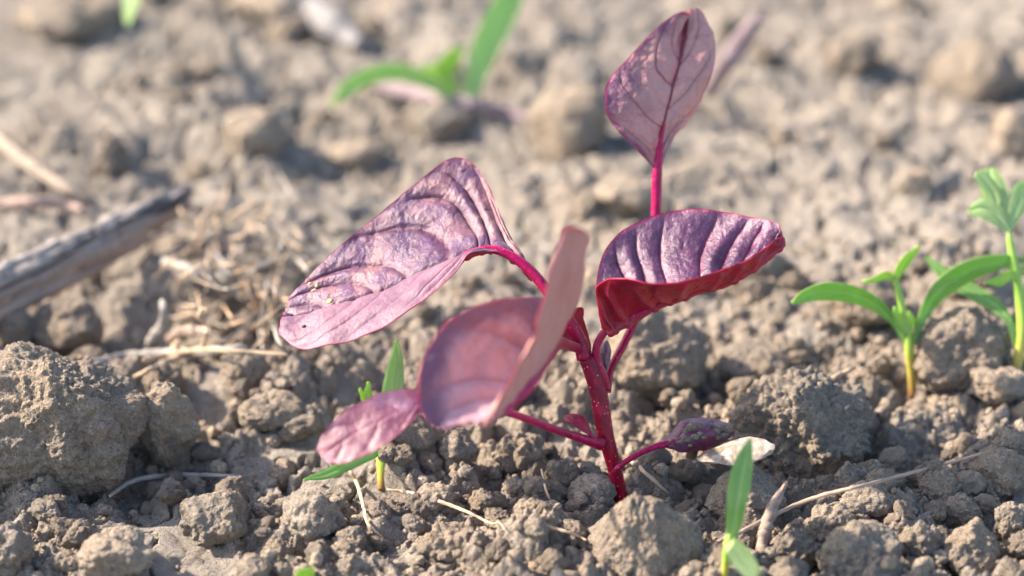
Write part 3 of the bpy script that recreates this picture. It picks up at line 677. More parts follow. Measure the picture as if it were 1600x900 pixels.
# blurred front leaf, folded like an open book
lf = pl('leaf', leaf_mesh('leaf',
    [(864, 516, -1.2), (869, 490, -1.2), (858, 470, -1.5), (826, 464, -2.1), (772, 469, -2.7), (712, 494, -3.1), (668, 545, -3.3), (652, 600, -3.5), (660, 645, -3.6), (690, 664, -3.6), (735, 664, -3.5)],
    [(864, 522, -1.3), (860, 532, -1.6), (853, 545, -1.9), (844, 560, -2.2), (834, 576, -2.5), (822, 592, -2.8), (810, 607, -3.0), (797, 621, -3.2), (784, 634, -3.35), (768, 648, -3.5), (750, 660, -3.5)],
    [(866, 520, -1.3), (884, 494, -1.9), (901, 458, -2.5), (914, 412, -3.1), (918, 376, -3.6), (907, 355, -4.0), (886, 362, -4.15), (864, 408, -4.2), (842, 480, -4.1), (812, 570, -3.85), (766, 650, -3.6)],
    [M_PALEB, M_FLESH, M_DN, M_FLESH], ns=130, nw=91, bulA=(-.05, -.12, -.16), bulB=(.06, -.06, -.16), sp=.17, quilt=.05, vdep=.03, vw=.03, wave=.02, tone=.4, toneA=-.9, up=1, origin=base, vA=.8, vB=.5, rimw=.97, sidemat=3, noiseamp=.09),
    'blurred pale pink leaf nearest the camera, folded like an open book')
stalk('midrib', [(906, 545, .1), (890, 540, -.6), (872, 535, -1.2), (862, 545, -1.75), (851, 562, -2.15), (840, 580, -2.5), (827, 600, -2.85), (812, 616, -3.05), (792, 636, -3.3), (766, 652, -3.5)], [16, 16, 18, 20, 20, 20, 20, 18, 14, 6], M_PET, lf)
# dark crimson bract-like young leaf behind the petiole
lf = pl('leaf', leaf_mesh('leaf', [(918, 572, .25), (906, 552, .2), (880, 545, .1), (850, 540, 0), (835, 528, -.1)],
    [(922, 562, .25), (908, 535, .3), (893, 522, .3), (868, 512, .2), (842, 512, 0)],
    [(926, 570, .3), (922, 535, .35), (912, 500, .4), (906, 480, .4), (846, 500, .1)],
    [M_DN, M_DN, M_DN], ns=70, nw=41, bulA=(0, 0, .1), sp=.2, vdep=.01, quilt=.015, tone=-.2, up=-1, origin=base), 'small dark crimson pointed leaf base behind the fork of the stem')
# small cotyledon at the left, long thin stalk
lf = pl('leaf', leaf_mesh('leaf',
    [(662, 626, -2.1), (655, 612, -2.1), (625, 609, -2.1), (590, 617, -2.15), (555, 634, -2.2), (525, 655, -2.25), (503, 682, -2.3), (496, 702, -2.3)],
    [(662, 629, -2.2), (645, 634, -2.3), (620, 645, -2.35), (592, 658, -2.4), (565, 672, -2.4), (540, 687, -2.4), (518, 702, -2.4), (503, 713, -2.4)],
    [(661, 634, -2.2), (650, 652, -2.4), (628, 674, -2.5), (602, 694, -2.6), (575, 709, -2.6), (552, 718, -2.6), (530, 724, -2.55), (508, 722, -2.45)],
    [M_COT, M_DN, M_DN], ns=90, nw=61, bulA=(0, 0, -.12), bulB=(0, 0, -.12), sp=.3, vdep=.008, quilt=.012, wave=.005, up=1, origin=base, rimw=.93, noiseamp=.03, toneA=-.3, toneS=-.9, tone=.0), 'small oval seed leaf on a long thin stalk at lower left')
stalk('petiole', [(938, 692, .1), (926, 690, .0), (900, 682, -.2), (860, 668, -.6), (820, 653, -1), (770, 638, -1.4), (715, 630, -1.8), (662, 628, -2.15)], [24, 18, 14, 13, 12, 12, 11, 10], M_PET, lf, groove=.2)
# tiny leaf in the axil
lf = pl('leaf', leaf_mesh('leaf',
    [(922, 676, .0), (919, 662, 0), (910, 651, 0), (898, 647, 0), (885, 649, .05), (881, 653, .05)],
    [(922, 677, -.05), (914, 667, -.08), (906, 661, -.08), (898, 657, -.08), (889, 655, -.05), (881, 654, 0)],
    [(921, 679, -.05), (909, 674, -.1), (900, 667, -.1), (892, 662, -.1), (886, 659, -.05), (881, 656, 0)],
    [M_DN, M_DN, M_DN], ns=50, nw=31, sp=.4, vdep=.01, quilt=0, tone=-.1, up=1, origin=base, noiseamp=.005, rimw=.8), 'tiny dark red leaf in the fork of the long thin stalk')
stalk('petiole', [(935, 690, .05), (926, 683, 0), (921, 674, -.02)], [9, 8, 6], M_PET, lf)
# cupped right leaf
lf = pl('leaf', leaf_mesh('leaf',
    [(945, 512, .1), (935, 485, .15), (932, 443, .3), (943, 398, .5), (970, 362, .7), (1018, 338, .85), (1072, 327, .9), (1122, 330, .9), (1166, 338, .8), (1198, 343, .65), (1216, 352, .55), (1222, 366, .5)],
    [(948, 517, 0), (965, 505, 0), (990, 492, 0), (1020, 475, 0), (1046, 466, 0), (1070, 458, 0), (1097, 448, .05), (1127, 440, .1), (1160, 424, .2), (1190, 404, .3), (1212, 384, .4), (1222, 370, .45)],
    [(943, 508, -.05), (935, 480, -.2), (934, 446, -.4), (957, 436, -.8), (990, 437, -1.05), (1028, 441, -1.1), (1064, 436, -1.0), (1102, 430, -.8), (1142, 415, -.5), (1180, 397, -.1), (1207, 379, .2), (1221, 369, .45)],
    [M_UPD, M_DN, M_DN], ns=260, nw=111, bulA=(0, -.10, -.20), bulB=(0, -.16, .10), sp=.105, arch=.10, vdep=.03, quilt=.055, vw=.02, wave=.014, up=-1, origin=base, noiseamp=.045, rimw=.965, toneA=.25),
    'cupped leaf pointing right, purple inside and bright crimson underneath')
stalk('petiole', [(944, 606, .2), (941, 585, .1), (933, 563, .05), (932, 544, 0), (941, 524, 0), (955, 510, 0), (975, 501, -.03), (1005, 487, -.05), (1046, 469, -.05), (1090, 453, 0)], [22, 17, 14, 13, 13, 12, 10, 8, 5, 2], M_PET, lf, groove=.15)
# topmost upright leaf
lf = pl('leaf', leaf_mesh('leaf',
    [(1021, 262, 1.25), (1006, 246, 1.2), (982, 221, 1.1), (959, 196, 1.05), (945, 170, 1.05), (945, 140, 1.1), (958, 116, 1.2), (982, 90, 1.35), (1010, 60, 1.5), (1038, 34, 1.7), (1060, 20, 1.8), (1074, 22, 1.8)],
    [(1027, 262, 1.3), (1030, 240, 1.3), (1034, 216, 1.3), (1039, 193, 1.3), (1044, 172, 1.35), (1049, 150, 1.4), (1055, 126, 1.5), (1061, 103, 1.6), (1067, 78, 1.75), (1072, 54, 1.85), (1075, 36, 1.9), (1077, 22, 1.9)],
    [(1033, 262, 1.3), (1045, 234, 1.35), (1058, 214, 1.5), (1077, 191, 1.6), (1092, 165, 1.7), (1103, 140, 1.75), (1112, 112, 1.8), (1117, 82, 1.9), (1115, 52, 2.0), (1104, 28, 2.0), (1092, 15, 2.0), (1080, 14, 1.95)],
    [M_UPT, M_DN, M_DN], ns=230, nw=111, bulA=(0, 0, .12), bulB=(0, 0, .14), sp=.24, arch=.34, vdep=.03, quilt=.025, vw=.016, wave=.008, up=-1, origin=base, noiseamp=.08, tone=.25, toneA=-.6, toneB=.15, toneS=-.1, rimw=.95,
    extra=lambda S, Wd: -.16 * np.exp(-((Wd + .10) / .10) ** 2) * sstep(.62, .95, S)), 'topmost upright leaf, egg-shaped, with a notched and creased tip')
stalk('petiole', [(949, 612, .4), (953, 582, .5), (963, 560, .6), (977, 534, .7), (994, 497, .9), (1012, 440, 1.3), (1022, 380, 1.4), (1026, 320, 1.4), (1028, 262, 1.3), (1033, 220, 1.28), (1040, 190, 1.28)], [14, 14, 14, 14, 15, 16, 17, 18, 17, 8, 3], M_PET, lf, groove=.35)
# withered soil-caked leaf at the lower right
lf = pl('leaf', leaf_mesh('leaf',
    [(1036, 693, .35), (1048, 677, .4), (1064, 661, .4), (1085, 654, .45), (1108, 655, .45), (1128, 659, .5), (1145, 664, .5)],
    [(1036, 695, .2), (1052, 690, .1), (1070, 685, .05), (1090, 680, .05), (1110, 676, .1), (1130, 672, .2), (1146, 669, .3)],
    [(1037, 698, .2), (1053, 702, .2), (1072, 705, .25), (1092, 703, .3), (1112, 698, .3), (1132, 688, .35), (1143, 680, .4)],
    [M_COT, M_DN, M_DN], ns=80, nw=51, bulA=(0, .1, .12), bulB=(0, -.1, .12), sp=.3, vdep=.01, quilt=.01, wave=.01, tone=-.25, up=-1, origin=base), 'withered mauve leaf at lower right, caked with grey soil')
stalk('petiole', [(958, 738, .2), (966, 731, .12), (985, 717, .12), (1005, 706, .14), (1025, 698, .16), (1042, 694, .18), (1060, 689, .15)], [6, 9, 10, 10, 11, 12, 3], M_PET, lf, groove=.3)
P = []; F = []; rs = np.random.RandomState(5); V0, F0 = ico(3)
for (u, v, r) in [(1080, 668, 9), (1070, 672, 6), (1092, 664, 6), (1086, 683, 8), (1072, 686, 8), (1064, 690, 5), (1100, 684, 5), (1094, 678, 6), (1118, 676, 10), (1126, 668, 9), (1132, 680, 8), (1138, 671, 9), (1143, 665, 6), (1112, 664, 5), (1122, 684, 6), (1058, 682, 3), (1078, 696, 4)]:
    c = PX(u, v, .05 + (.12 if u > 1110 else 0)); Q, _ = clod_verts(3, np.array([1, .35, .75]) * r * TF / FPX, rs.randint(999), gran=0, rough=.5, lumpy=.9)
    F.append(F0 + sum(len(x) for x in P)); P.append(Q + c - base)
link('dried_mud', new_mesh('dried_mud', np.vstack(P), np.vstack(F), [M_CLOD]), lf)
P = []; F = []; rs = np.random.RandomState(8)
for i in range(26):
    a = rs.uniform(0, 6.28); r = rs.uniform(.03, .085); rad = .11 + rs.uniform(0, .09); c = np.array([base[0] + rad * math.cos(a), base[1] + rad * math.sin(a), 0])
    c[2] = max(float(ground_h(c[0], c[1])), base[2]) + rs.uniform(0, .10) if rad < .15 else float(ground_h(c[0], c[1])) + .03
    Q, _ = clod_verts(3, np.array([1, .9, .8]) * r, rs.randint(999), gran=0, rough=.7, lumpy=.6); F.append(F0 + sum(len(x) for x in P)); P.append(Q + c - base)
o_ = link('soil_collar', new_mesh('soil_collar', np.vstack(P), np.vstack(F), [M_CRUMB]), amar)
# small pink bud
lf = pl('bud', leaf_mesh('bud', [(944, 580, .35), (939, 565, .35), (938, 549, .35), (943, 537, .35), (947, 533, .35)], [(946, 581, .25), (946, 565, .22), (946, 550, .22), (947, 540, .28), (948, 533, .35)],
    [(949, 579, .35), (952, 565, .35), (954, 550, .35), (952, 540, .35), (949, 533, .35)], [M_PALE, M_PALE, M_DN], ns=30, nw=21, bulA=(0, 0, .2), bulB=(0, 0, .2), origin=base, up=-1, noiseamp=.005, quilt=0, sp=.5), 'tiny pale pink bud leaf between the upper stalks')

# ------------------------------------------------------------------ green seedlings
def blade(pts, wpx, mat, roll=0.5, fold=0.15, origin=None, parent=None, name='leaf', label=None, tone=0.0, ns=50, nw=21, thick=.03, sidevec=None):
    """narrow leaf: centre line (u, v, e), full widths in px; roll tips the blade away from facing the camera"""
    pts = np.array(pts, float); n = len(pts); A = []; B = []
    d = np.gradient(pts[:, :2], axis=0); d = d / np.maximum(1e-6, np.linalg.norm(d, axis=1))[:, None]
    for i in range(n):
        t = TF + pts[i, 2]; k = FPX / t; w = wpx[i] / 2 * 0.9
        px = np.array([-d[i, 1], d[i, 0]]) * w; de = roll * w / k
        A.append((pts[i, 0] + px[0], pts[i, 1] + px[1], pts[i, 2] + de)); B.append((pts[i, 0] - px[0], pts[i, 1] - px[1], pts[i, 2] - de))
    return link(name, leaf_mesh(name, A, [tuple(p) for p in pts], B, [mat, mat, mat], ns=ns, nw=nw, bulA=(0, 0, fold), bulB=(0, 0, fold), sp=.5, vdep=.006, quilt=0.0, thick=thick,
        origin=origin, up=1, noiseamp=.008, tone=tone, rimw=.85, vA=.3, vB=.3), parent, (0, 0, 0), label)
def seedling(u, v, label, stem_pts, stem_w, group='green weed seedlings'):
    g = GR(u, v + 4, -.05); e0 = float(np.dot(g - CAM, FWD) - TF); org = g
    em = bpy.data.objects.new('weed_seedling', None); COL.objects.link(em); em.location = Vector(org * CM); em.empty_display_size = .005
    tag(em, label, 'seedling', group)
    P = np.array([PX(a, b, e0 + c) for a, b, c in stem_pts]); P[0] = g
    V, F, s = tube(P, np.array(stem_w) / 2 * (TF + e0) / FPX, 40, 12, rough=.03)
    link('stem', new_mesh('stem', V - org, F, [M_WST], attrs={'along': s}), em)
    return em, e0, org
def weed_leaf(em, e0, org, pts, w, mat, roll=.5, **kw):
    return blade([(a, b, e0 + c) for a, b, c in pts], w, mat, roll, origin=org, parent=em, **kw)
# two-leaved seedling right of the middle
em, e0, og = seedling(1427, 612, 'two-leaved green seedling on the right with arched seed leaves and a forked centre leaf', [(1427, 612, 0), (1424, 580, -.1), (1421, 548, -.2), (1419, 520, -.25), (1412, 490, -.3), (1404, 455, -.35), (1398, 432, -.35)], [13, 14, 15, 13, 12, 10, 9])
weed_leaf(em, e0, og, [(1421, 550, -.2), (1412, 528, -.25), (1395, 500, -.35), (1366, 474, -.5), (1330, 459, -.7), (1290, 455, -.85), (1256, 463, -.95), (1238, 474, -1)], [8, 10, 13, 24, 30, 30, 20, 4], M_GRN, -.7, label='left arched seed leaf')
weed_leaf(em, e0, og, [(1422, 545, -.2), (1434, 515, -.2), (1448, 482, -.2), (1470, 452, -.25), (1500, 430, -.3), (1535, 415, -.35), (1570, 407, -.35), (1600, 405, -.3)], [8, 11, 20, 32, 36, 32, 22, 5], M_GRN, .6, label='right arched seed leaf')
weed_leaf(em, e0, og, [(1398, 436, -.35), (1385, 430, -.4), (1366, 437, -.45), (1347, 441, -.5)], [10, 14, 9, 2], M_LIME, -.5, ns=24)
weed_leaf(em, e0, og, [(1398, 436, -.35), (1408, 418, -.35), (1420, 402, -.35), (1436, 385, -.3)], [10, 17, 15, 3], M_LIME, .5, ns=24)
weed_leaf(em, e0, og, [(1418, 520, -.3), (1408, 504, -.35), (1400, 490, -.4), (1399, 478, -.4)], [8, 16, 12, 2], M_LIME, .3, ns=20)
weed_leaf(em, e0, og, [(1419, 520, -.2), (1425, 502, -.2), (1420, 486, -.2)], [6, 13, 2], M_LIME, .3, ns=16)
# lobed seedling at the right edge
em, e0, og = seedling(1584, 592, 'green seedling at the right edge with a pale three-lobed leaf held high', [(1584, 592, 0), (1592, 555, 0), (1597, 510, 0), (1593, 460, 0), (1584, 410, 0), (1575, 360, 0)], [16, 17, 18, 16, 14, 10])
for pts, w in (([(1575, 362, 0), (1558, 338, 0), (1535, 325, 0), (1514, 330, 0)], [8, 32, 36, 14]), ([(1575, 360, 0), (1562, 325, .1), (1550, 290, .2), (1545, 262, .3)], [8, 34, 44, 18]),
               ([(1575, 362, 0), (1586, 330, .1), (1596, 300, .2), (1606, 282, .2)], [8, 28, 36, 12]), ([(1560, 330, .05), (1553, 303, .1), (1532, 275, .1), (1526, 270, .1)], [8, 24, 22, 8])):
    weed_leaf(em, e0, og, pts, w, M_PALEG, .15, ns=30, tone=.1)
weed_leaf(em, e0, og, [(1588, 545, 0), (1578, 505, 0), (1555, 478, .1), (1522, 458, .2), (1480, 432, .3), (1446, 402, .4)], [7, 12, 22, 26, 24, 5], M_GRN, .4)
weed_leaf(em, e0, og, [(1594, 440, 0), (1580, 430, -.1), (1560, 440, -.2), (1540, 441, -.3)], [8, 18, 18, 4], M_LIME, .5, ns=24)
weed_leaf(em, e0, og, [(1590, 425, 0), (1608, 420, 0), (1630, 415, 0)], [8, 24, 10], M_PALEG, .5, ns=24)
# far seedling
em, e0, og = seedling(722, 190, 'blurred green seedling far behind, between the big folded leaf and the top edge', [(722, 192, 0), (724, 178, 0), (720, 160, 0)], [36, 34, 26])
weed_leaf(em, e0, og, [(724, 180, 0), (700, 150, -.1), (665, 124, -.2), (620, 112, -.3), (575, 120, -.4), (540, 140, -.5), (517, 166, -.6)], [14, 16, 26, 30, 30, 24, 5], M_GRN, -.5, tone=.5)
weed_leaf(em, e0, og, [(724, 180, 0), (735, 150, 0), (745, 110, .1), (760, 70, .2), (780, 30, .3), (800, -10, .4), (812, -40, .5)], [14, 24, 38, 48, 50, 40, 10], M_GRN, .5, tone=.5)
weed_leaf(em, e0, og, [(720, 165, 0), (700, 125, 0), (695, 108, 0), (712, 85, 0), (724, 72, 0)], [10, 22, 36, 24, 4], M_LIME, .3)
weed_leaf(em, e0, og, [(700, 120, 0), (675, 112, 0), (648, 112, 0)], [20, 22, 5], M_LIME, .3, ns=24)
# seedling behind the small left leaf
em, e0, og = seedling(597, 762, 'green seedling half hidden behind the small oval seed leaf at lower left', [(597, 764, 0), (598, 740, 0), (601, 715, 0), (600, 690, 0), (595, 660, 0)], [13, 18, 26, 22, 12])
weed_leaf(em, e0, og, [(602, 700, 0), (606, 660, 0), (612, 620, .1), (616, 585, .2), (619, 555, .3), (619, 530, .4)], [14, 24, 36, 32, 20, 3], M_PALEG, .4)
weed_leaf(em, e0, og, [(597, 670, 0), (584, 640, 0), (574, 618, 0), (576, 596, 0)], [12, 20, 16, 3], M_LIME, .3, ns=24)
weed_leaf(em, e0, og, [(588, 650, 0), (570, 628, 0), (562, 606, 0)], [8, 10, 3], M_LIME, .3, ns=16)
weed_leaf(em, e0, og, [(600, 700, 0), (580, 712, -.3), (555, 722, -.5), (530, 733, -.7), (505, 743, -.8), (475, 749, -.9)], [14, 14, 18, 20, 15, 3], M_GRN, .3)
# front seedling
em, e0, og = seedling(1131, 905, 'green seedling at the bottom edge with one upright blade and one short broad leaf', [(1131, 910, 0), (1134, 880, -.1), (1138, 850, -.2), (1143, 832, -.2)], [11, 12, 15, 14])
weed_leaf(em, e0, og, [(1141, 845, -.2), (1147, 820, -.3), (1151, 790, -.4), (1156, 755, -.4), (1163, 720, -.3), (1173, 687, -.2)], [14, 26, 33, 38, 30, 4], M_GRN, -.35)
weed_leaf(em, e0, og, [(1140, 845, -.2), (1150, 860, -.6), (1162, 876, -.9), (1176, 892, -1.1), (1186, 896, -1.2)], [22, 34, 38, 30, 14], M_PALEG, .3, ns=40)
# leaf tips coming into the picture
em, e0, og = seedling(262, -70, 'pale green leaf tip of a blurred seedling hanging into the picture at top left', [(262, -66, 0), (258, -90, 0), (250, -110, 0)], [16, 16, 12])
weed_leaf(em, e0, og, [(250, -108, 0), (230, -90, -2), (215, -50, -4), (206, -10, -6), (199, 38, -7.6)], [12, 26, 32, 30, 8], M_PALEG, .4)
weed_leaf(em, e0, og, [(250, -108, 0), (275, -130, 0), (320, -120, 0)], [12, 26, 4], M_GRN, .3)
em, e0, og = seedling(484, 960, 'yellow-green leaf tip just showing at the bottom edge below the round brown clod', [(484, 962, 0), (482, 940, 0), (482, 925, 0)], [14, 14, 12])
weed_leaf(em, e0, og, [(482, 928, 0), (474, 912, -.1), (478, 900, -.15), (488, 888, -.2)], [14, 34, 34, 8], M_LIME, .3, ns=24)
weed_leaf(em, e0, og, [(482, 928, 0), (500, 940, -.1), (515, 955, -.15)], [12, 24, 4], M_LIME, .3, ns=24)

# ------------------------------------------------------------------ sticks, straws, roots
def lie(name, pts, wpx, mat, label, cat, lift=0.03, group=None, m=10, n=70, flat=.6, rough=.35, seed=0):
    """a stem, root or straw lying over the ground; pts = (u, v, extra height cm)"""
    P = []
    if lift and len(pts) > 2:
        pts = [tuple(x) for x in cr(np.array(pts, float), np.linspace(0, 1, 4 * len(pts)))]; wpx = list(cr(np.array(wpx, float)[:, None], np.linspace(0, 1, len(pts)))[:, 0])
    for (u, v, h) in pts:
        p = GR(u, v)
        if h: 
            q_ = gpt(u, v, p[2] + h); p = q_
        P.append(p + np.array([0, 0, lift]))
    P = np.array(P); t = (P - CAM) @ FWD
    if len(P) > 6:
        for _ in range(2): P[1:-1] = .25 * P[:-2] + .5 * P[1:-1] + .25 * P[2:]
        P[:, 2] = np.maximum(P[:, 2], ground_h(P[:, 0], P[:, 1]) + lift * .6)
    V, F, s = tube(P, np.array(wpx) / 2 * t / FPX, n, m, flat=flat, rough=rough, seed=seed)
    o0 = P[0]; me = new_mesh(name, V - o0, F, [mat], attrs={'along': s})
    return link(name, me, None, o0, label, cat, group)
# weathered stick: a split half-round branch
pa = gpt(-60, 470, .7); pb = gpt(300, 305, .55)
pts = np.array([pa + (pb - pa) * k + np.array([0, 0, dz]) for k, dz in ((0, 0), (.25, .05), (.5, .03), (.75, .08), (.9, .1), (1, .1))])
stick = bpy.data.objects.new('dead_stick', None); COL.objects.link(stick); stick.location = Vector(pts[0] * CM); stick.empty_display_size = .005
tag(stick, 'weathered grey split stick with black patches lying at the left edge', 'stick')
V, F, s = tube(pts, [.20, .20, .19, .17, .14, .07], 160, 40, rough=.25, capround=True); 
def grain(V, amt, sd):
    d = unit(pb - pa); al = (V - pa) @ d; r = V - pa - al[:, None] * d; p = np.stack([al * .55 + sd, (r @ np.cross(d, UPV)) * 7, (r @ UPV) * 7], 1)
    return V + unit(r + 1e-6) * (amt * fbm(p, 4, .65) - .6 * amt * sstep(.55, .9, fbm(p * .6 + 9, 3, .6, ridge=True)))[:, None]
V = grain(V, .16, 3)
SD = unit(pb - pa); SY = unit(np.cross(np.array([0, 0, 1.0]), SD)); SM = np.stack([SD, SY, np.cross(SD, SY)], 1); SE = Matrix(SM.tolist()).to_euler()
link('bark', new_mesh('bark', (V - pts[0]) @ SM, F, [M_TWIG]), stick).rotation_euler = SE
V, F, s = tube(pts + np.array([.05, -.16, -.20]), [.19, .19, .17, .14, .09, .03], 160, 30, rough=.3, seed=3, capround=True)
V = grain(V, .2, 13)
link('split_wood', new_mesh('split_wood', (V - pts[0]) @ SM, F, [M_TWIGB]), stick).rotation_euler = SE
V, F, s = tube(pts[:5] + np.array([.1, -.26, -.36]), [.14, .15, .10, .06, .02], 100, 16, rough=.4, seed=8, capround=True)
link('split_wood', new_mesh('split_wood', (V - pts[0]) @ SM, F, [M_TWIGB]), stick).rotation_euler = SE

lie('dry_straw', [(-20, 205, .2), (40, 255, .3), (100, 295, .25), (150, 318, .1)], [20, 20, 18, 14], dry_mat('dull_straw', (0.22, 0.17, 0.13), (0.31, 0.25, 0.20)), 'thick pale straw lying blurred in the upper left behind the stick', 'straw')
lie('dry_straw', [(-20, 325, .2), (60, 318, .25), (130, 330, .1)], [16, 18, 12], dry_mat('brown_straw', (.30, .20, .16), (.42, .31, .26)), 'brown blurred straw at the left edge above the weathered stick', 'straw')
lie('bleached_straw', [(108, 585, .25), (170, 566, .35), (230, 558, .4), (300, 555, .45), (390, 545, .4)], [14, 17, 19, 18, 10], M_STRAWG, 'bleached broad straw lying across the hollow right of the huge clod', 'straw', flat=.5)
lie('dry_straw', [(210, 593, .3), (245, 575, .45), (285, 556, .55), (320, 545, .6)], [8, 9, 9, 7], M_STRAW, 'thin tan straw crossing under the bleached broad straw', 'straw')
lie('dry_straw', [(225, 566, .5), (300, 550, .6), (370, 552, .65), (452, 557, .6)], [7, 8, 8, 4], M_STRAW, 'long thin yellow straw pointing right towards the tip of the big leaf', 'straw')
lie('dry_straw', [(275, 560, .5), (272, 545, .62), (280, 535, .7)], [10, 12, 6], M_STRAW, 'stubby broken straw end standing on the straw bundle', 'straw')
lie('curled_tendril', [(315, 548, .6), (322, 530, .8), (320, 512, 1.0), (312, 498, 1.2), (316, 487, 1.3), (322, 486, 1.28)], [6, 6, 6, 9, 7, 3], M_ROOT, 'curled orange tendril standing up from the straw bundle', 'tendril')
lie('curled_tendril', [(112, 568, .4), (124, 561, .6), (138, 566, .6), (148, 583, .4), (185, 590, .3)], [5, 6, 6, 5, 3], M_ROOT, 'fine curved tendril at the top right of the huge clod', 'tendril')
lie('dry_leaf_shred', [(228, 558, .2), (240, 530, .5), (258, 505, .7), (252, 470, .9)], [10, 20, 18, 8], M_STRAWG, 'bent grey dry grass leaf standing behind the straw bundle', 'dry leaf', flat=.4)
lie('dry_leaf_shred', [(262, 535, .3), (290, 520, .4), (330, 522, .4)], [14, 20, 10], M_DRYLEAF, 'brown dry leaf shred behind the curled orange tendril', 'dry leaf', flat=.4)
lie('dry_leaf_shred', [(255, 410, .2), (290, 425, .3), (330, 440, .3), (365, 462, .2)], [14, 22, 22, 8], M_STRAWG, 'grey blurred leaf shred under the fibre tangle, right of the stick', 'dry leaf', flat=.5)
lie('dry_leaf_shred', [(335, 400, .2), (352, 430, .35), (372, 465, .2)], [12, 24, 8], M_STRAWG, 'short pale twisted leaf shred in the middle of the fibre tangle', 'dry leaf', flat=.5)
def fibre_label(i, u, v, w, L, bend):
    c = ['tan', 'orange-tan', 'grey', 'tan'][i % 4]; th = 'broad' if w > 4.6 else 'fine'; ln = 'long' if L > 72 else 'short'
    sh = 'bent' if abs(bend) > 24 else 'straight'
    pos = ('upper' if v < 400 else 'lower') + ' ' + ('left' if u < 388 else 'right')
    return '%s %s %s %s fibre %s in the tangle by the stick' % (sh, ln, th, c, pos)
rs = np.random.RandomState(21)
for i in range(84):
    u0 = rs.uniform(300, 475); v0 = rs.uniform(335, 520); a = rs.uniform(0, 6.28); L = rs.uniform(40, 105); bend = rs.uniform(-45, 45)
    p1 = (u0 + L * .5 * math.cos(a), v0 + L * .4 * math.sin(a)); p2 = (u0 + L * math.cos(a) - bend * math.sin(a) * .5, v0 + L * .7 * math.sin(a) + bend * math.cos(a) * .5)
    w = rs.uniform(2.2, 6.5)
    lie('dry_fibre', [(u0, v0, rs.uniform(0, .3)), (*p1, rs.uniform(.2, 1.1)), (*p2, rs.uniform(0, .35))], [w, w, w * .4], [M_STRAW, M_ROOT, M_STRAWG, M_STRAW][i % 4],
        fibre_label(i, u0, v0, w, L, bend), 'fibre', group='fibres of the tangle right of the stick', n=24, m=6)
lie('thin_root', [(410, 450, .5), (425, 490, .4), (385, 520, .3), (352, 545, .2)], [6, 7, 7, 4], M_STRAW, 'limp fibre trailing down from the tangle towards the bleached straw', 'fibre')
lie('thin_root', [(418, 440, .5), (412, 480, .5), (405, 520, .3), (412, 550, .1)], [5, 5, 5, 3], M_STRAWG, 'pale fibre hanging straight down from the tangle left of the big leaf tip', 'fibre')
lie('thin_root', [(535, 734, .1), (556, 765, .08), (567, 800, .05), (575, 835, .03), (600, 856, .02)], [5, 6, 6, 4, 2], M_ROOT, 'curved pale rootlet running down from the drooping green blade', 'root', lift=.16)
lie('thin_root', [(605, 782, .05), (640, 787, .06), (690, 802, .06), (740, 822, .05), (792, 850, .02)], [3, 6, 6, 5, 2], M_ROOT, 'long pale root lying on the crumbs at bottom centre', 'root', lift=.18)
lie('thin_root', [(636, 812, .03), (655, 800, .04), (672, 795, .04)], [2, 3, 2], M_ROOT, 'hair-thin side rootlet left of the long pale root', 'root', lift=.16)
lie('thin_root', [(846, 736, .25), (852, 765, .2), (862, 790, .1), (872, 812, .02)], [3, 4, 4, 2], M_ROOT, 'hair-thin upright rootlet left of the stem foot', 'root')
lie('thin_root', [(850, 836, .05), (866, 844, .06), (890, 850, .06), (916, 862, .02)], [3, 5, 5, 2], M_ROOT, 'short white bent rootlet in front, left of the wedge-shaped clod', 'root', lift=.18)
lie('thin_root', [(975, 715, .1), (1000, 735, .1), (1020, 752, .1), (1045, 775, .02)], [5, 6, 6, 3], M_ROOT, 'blurred pale rootlet running behind the wedge-shaped clod', 'root')
lie('thin_root', [(172, 778, .2), (205, 755, .25), (250, 747, .2), (310, 745, .15), (380, 747, .05)], [6, 8, 8, 7, 4], M_STRAWG, 'grey thin root arching out from under the huge clod', 'root')
lie('thin_twig', [(1110, 855, .25), (1160, 833, .3), (1220, 802, .35), (1280, 778, .45), (1340, 764, .5), (1400, 748, .5), (1470, 730, .45), (1545, 708, .3)], [8, 7, 7, 7, 6, 6, 5, 3], dry_mat('thin_twig_bark', (.30, .22, .17), (.44, .34, .27)), 'long thin brown twig crossing the lower right over the clods', 'twig')
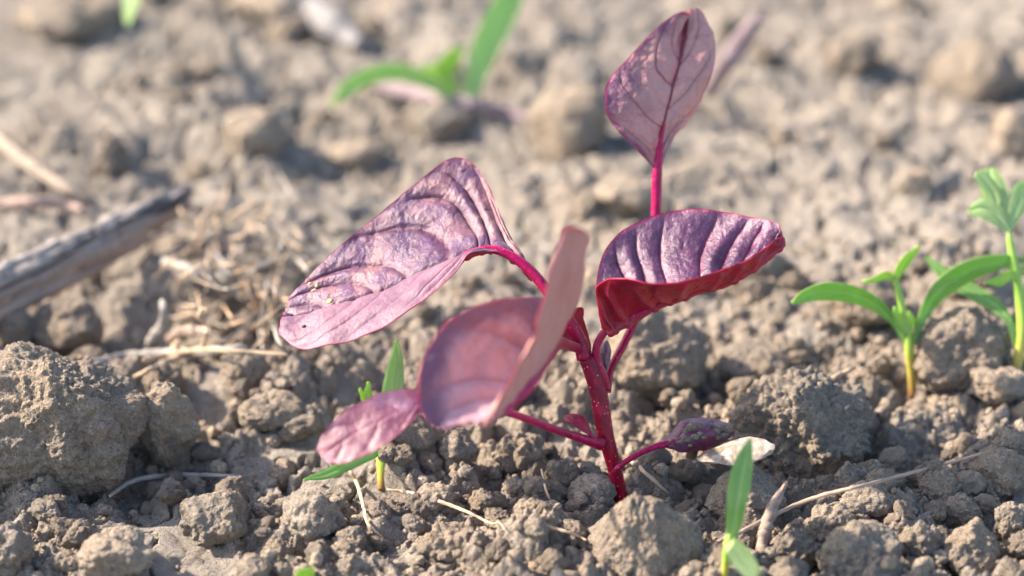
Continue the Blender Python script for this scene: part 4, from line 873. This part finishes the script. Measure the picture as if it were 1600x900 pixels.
lie('dry_straw', [(1290, 628, .35), (1310, 618, .45), (1335, 606, .5)], [6, 8, 6], M_STRAW, 'short frayed straw on top of the boxy granular clod', 'straw', lift=.35)
lie('blurred_stalk', [(1105, 150, .2), (1130, 110, .8), (1155, 70, 1.4), (1190, 25, 2.0)], [24, 30, 34, 14], M_MAUVE, 'blurred mauve dry stalk rising behind the topmost leaf', 'stalk', flat=.5)
lie('blurred_stalk', [(575, 130, .1), (650, 150, .2), (740, 165, .3), (830, 190, .1)], [20, 24, 22, 14], M_MAUVE, 'blurred greyish stalk lying behind the far green seedling', 'stalk')
lie('blurred_stalk', [(470, 5, .1), (520, 40, .25), (560, 70, .2)], [40, 50, 20], M_PLANK, 'blurred flat grey shred at the top edge left of the far seedling', 'shred', flat=.5)
# curled dry leaf in front
P0 = GR(1182, 868); e0 = float(np.dot(P0 - CAM, FWD) - TF)
link('curled_dry_leaf', leaf_mesh('curled_dry_leaf',
    [(1178, 868, e0), (1183, 838, e0), (1192, 808, e0), (1205, 780, e0), (1218, 764, e0), (1229, 752, e0)],
    [(1186, 868, e0 - .15), (1193, 840, e0 - .12), (1200, 812, e0 - .08), (1210, 786, e0 - .05), (1221, 767, e0), (1229, 752, e0)],
    [(1190, 866, e0 + .02), (1202, 838, e0 + .05), (1211, 812, e0 + .05), (1217, 786, e0 + .05), (1225, 768, e0 + .02), (1230, 752, e0)],
    [M_DRYLEAF] * 3, ns=80, nw=41, bulA=(.02, 0, -.12), bulB=(-.02, 0, -.12), sp=.2, vdep=.03, quilt=.01, wave=.02, noiseamp=.04, origin=P0), None, P0,
    'curled brown dry leaf standing right of the upright green blade', 'dry leaf')
# white flake
P0 = PX(1150, 708, -.15); k = (TF - .15) / FPX
V, F = clod_verts(5, (60 * k, .27, .07), 77, gran=0, facet=.5, rough=.12, lumpy=.05)
o = link('white_flake', new_mesh('white_flake', V, F, [M_SHELL]), None, P0, 'white chalky flake lying below the soil-caked withered leaf', 'flake'); o.rotation_euler = (R(12), R(-10), 0)
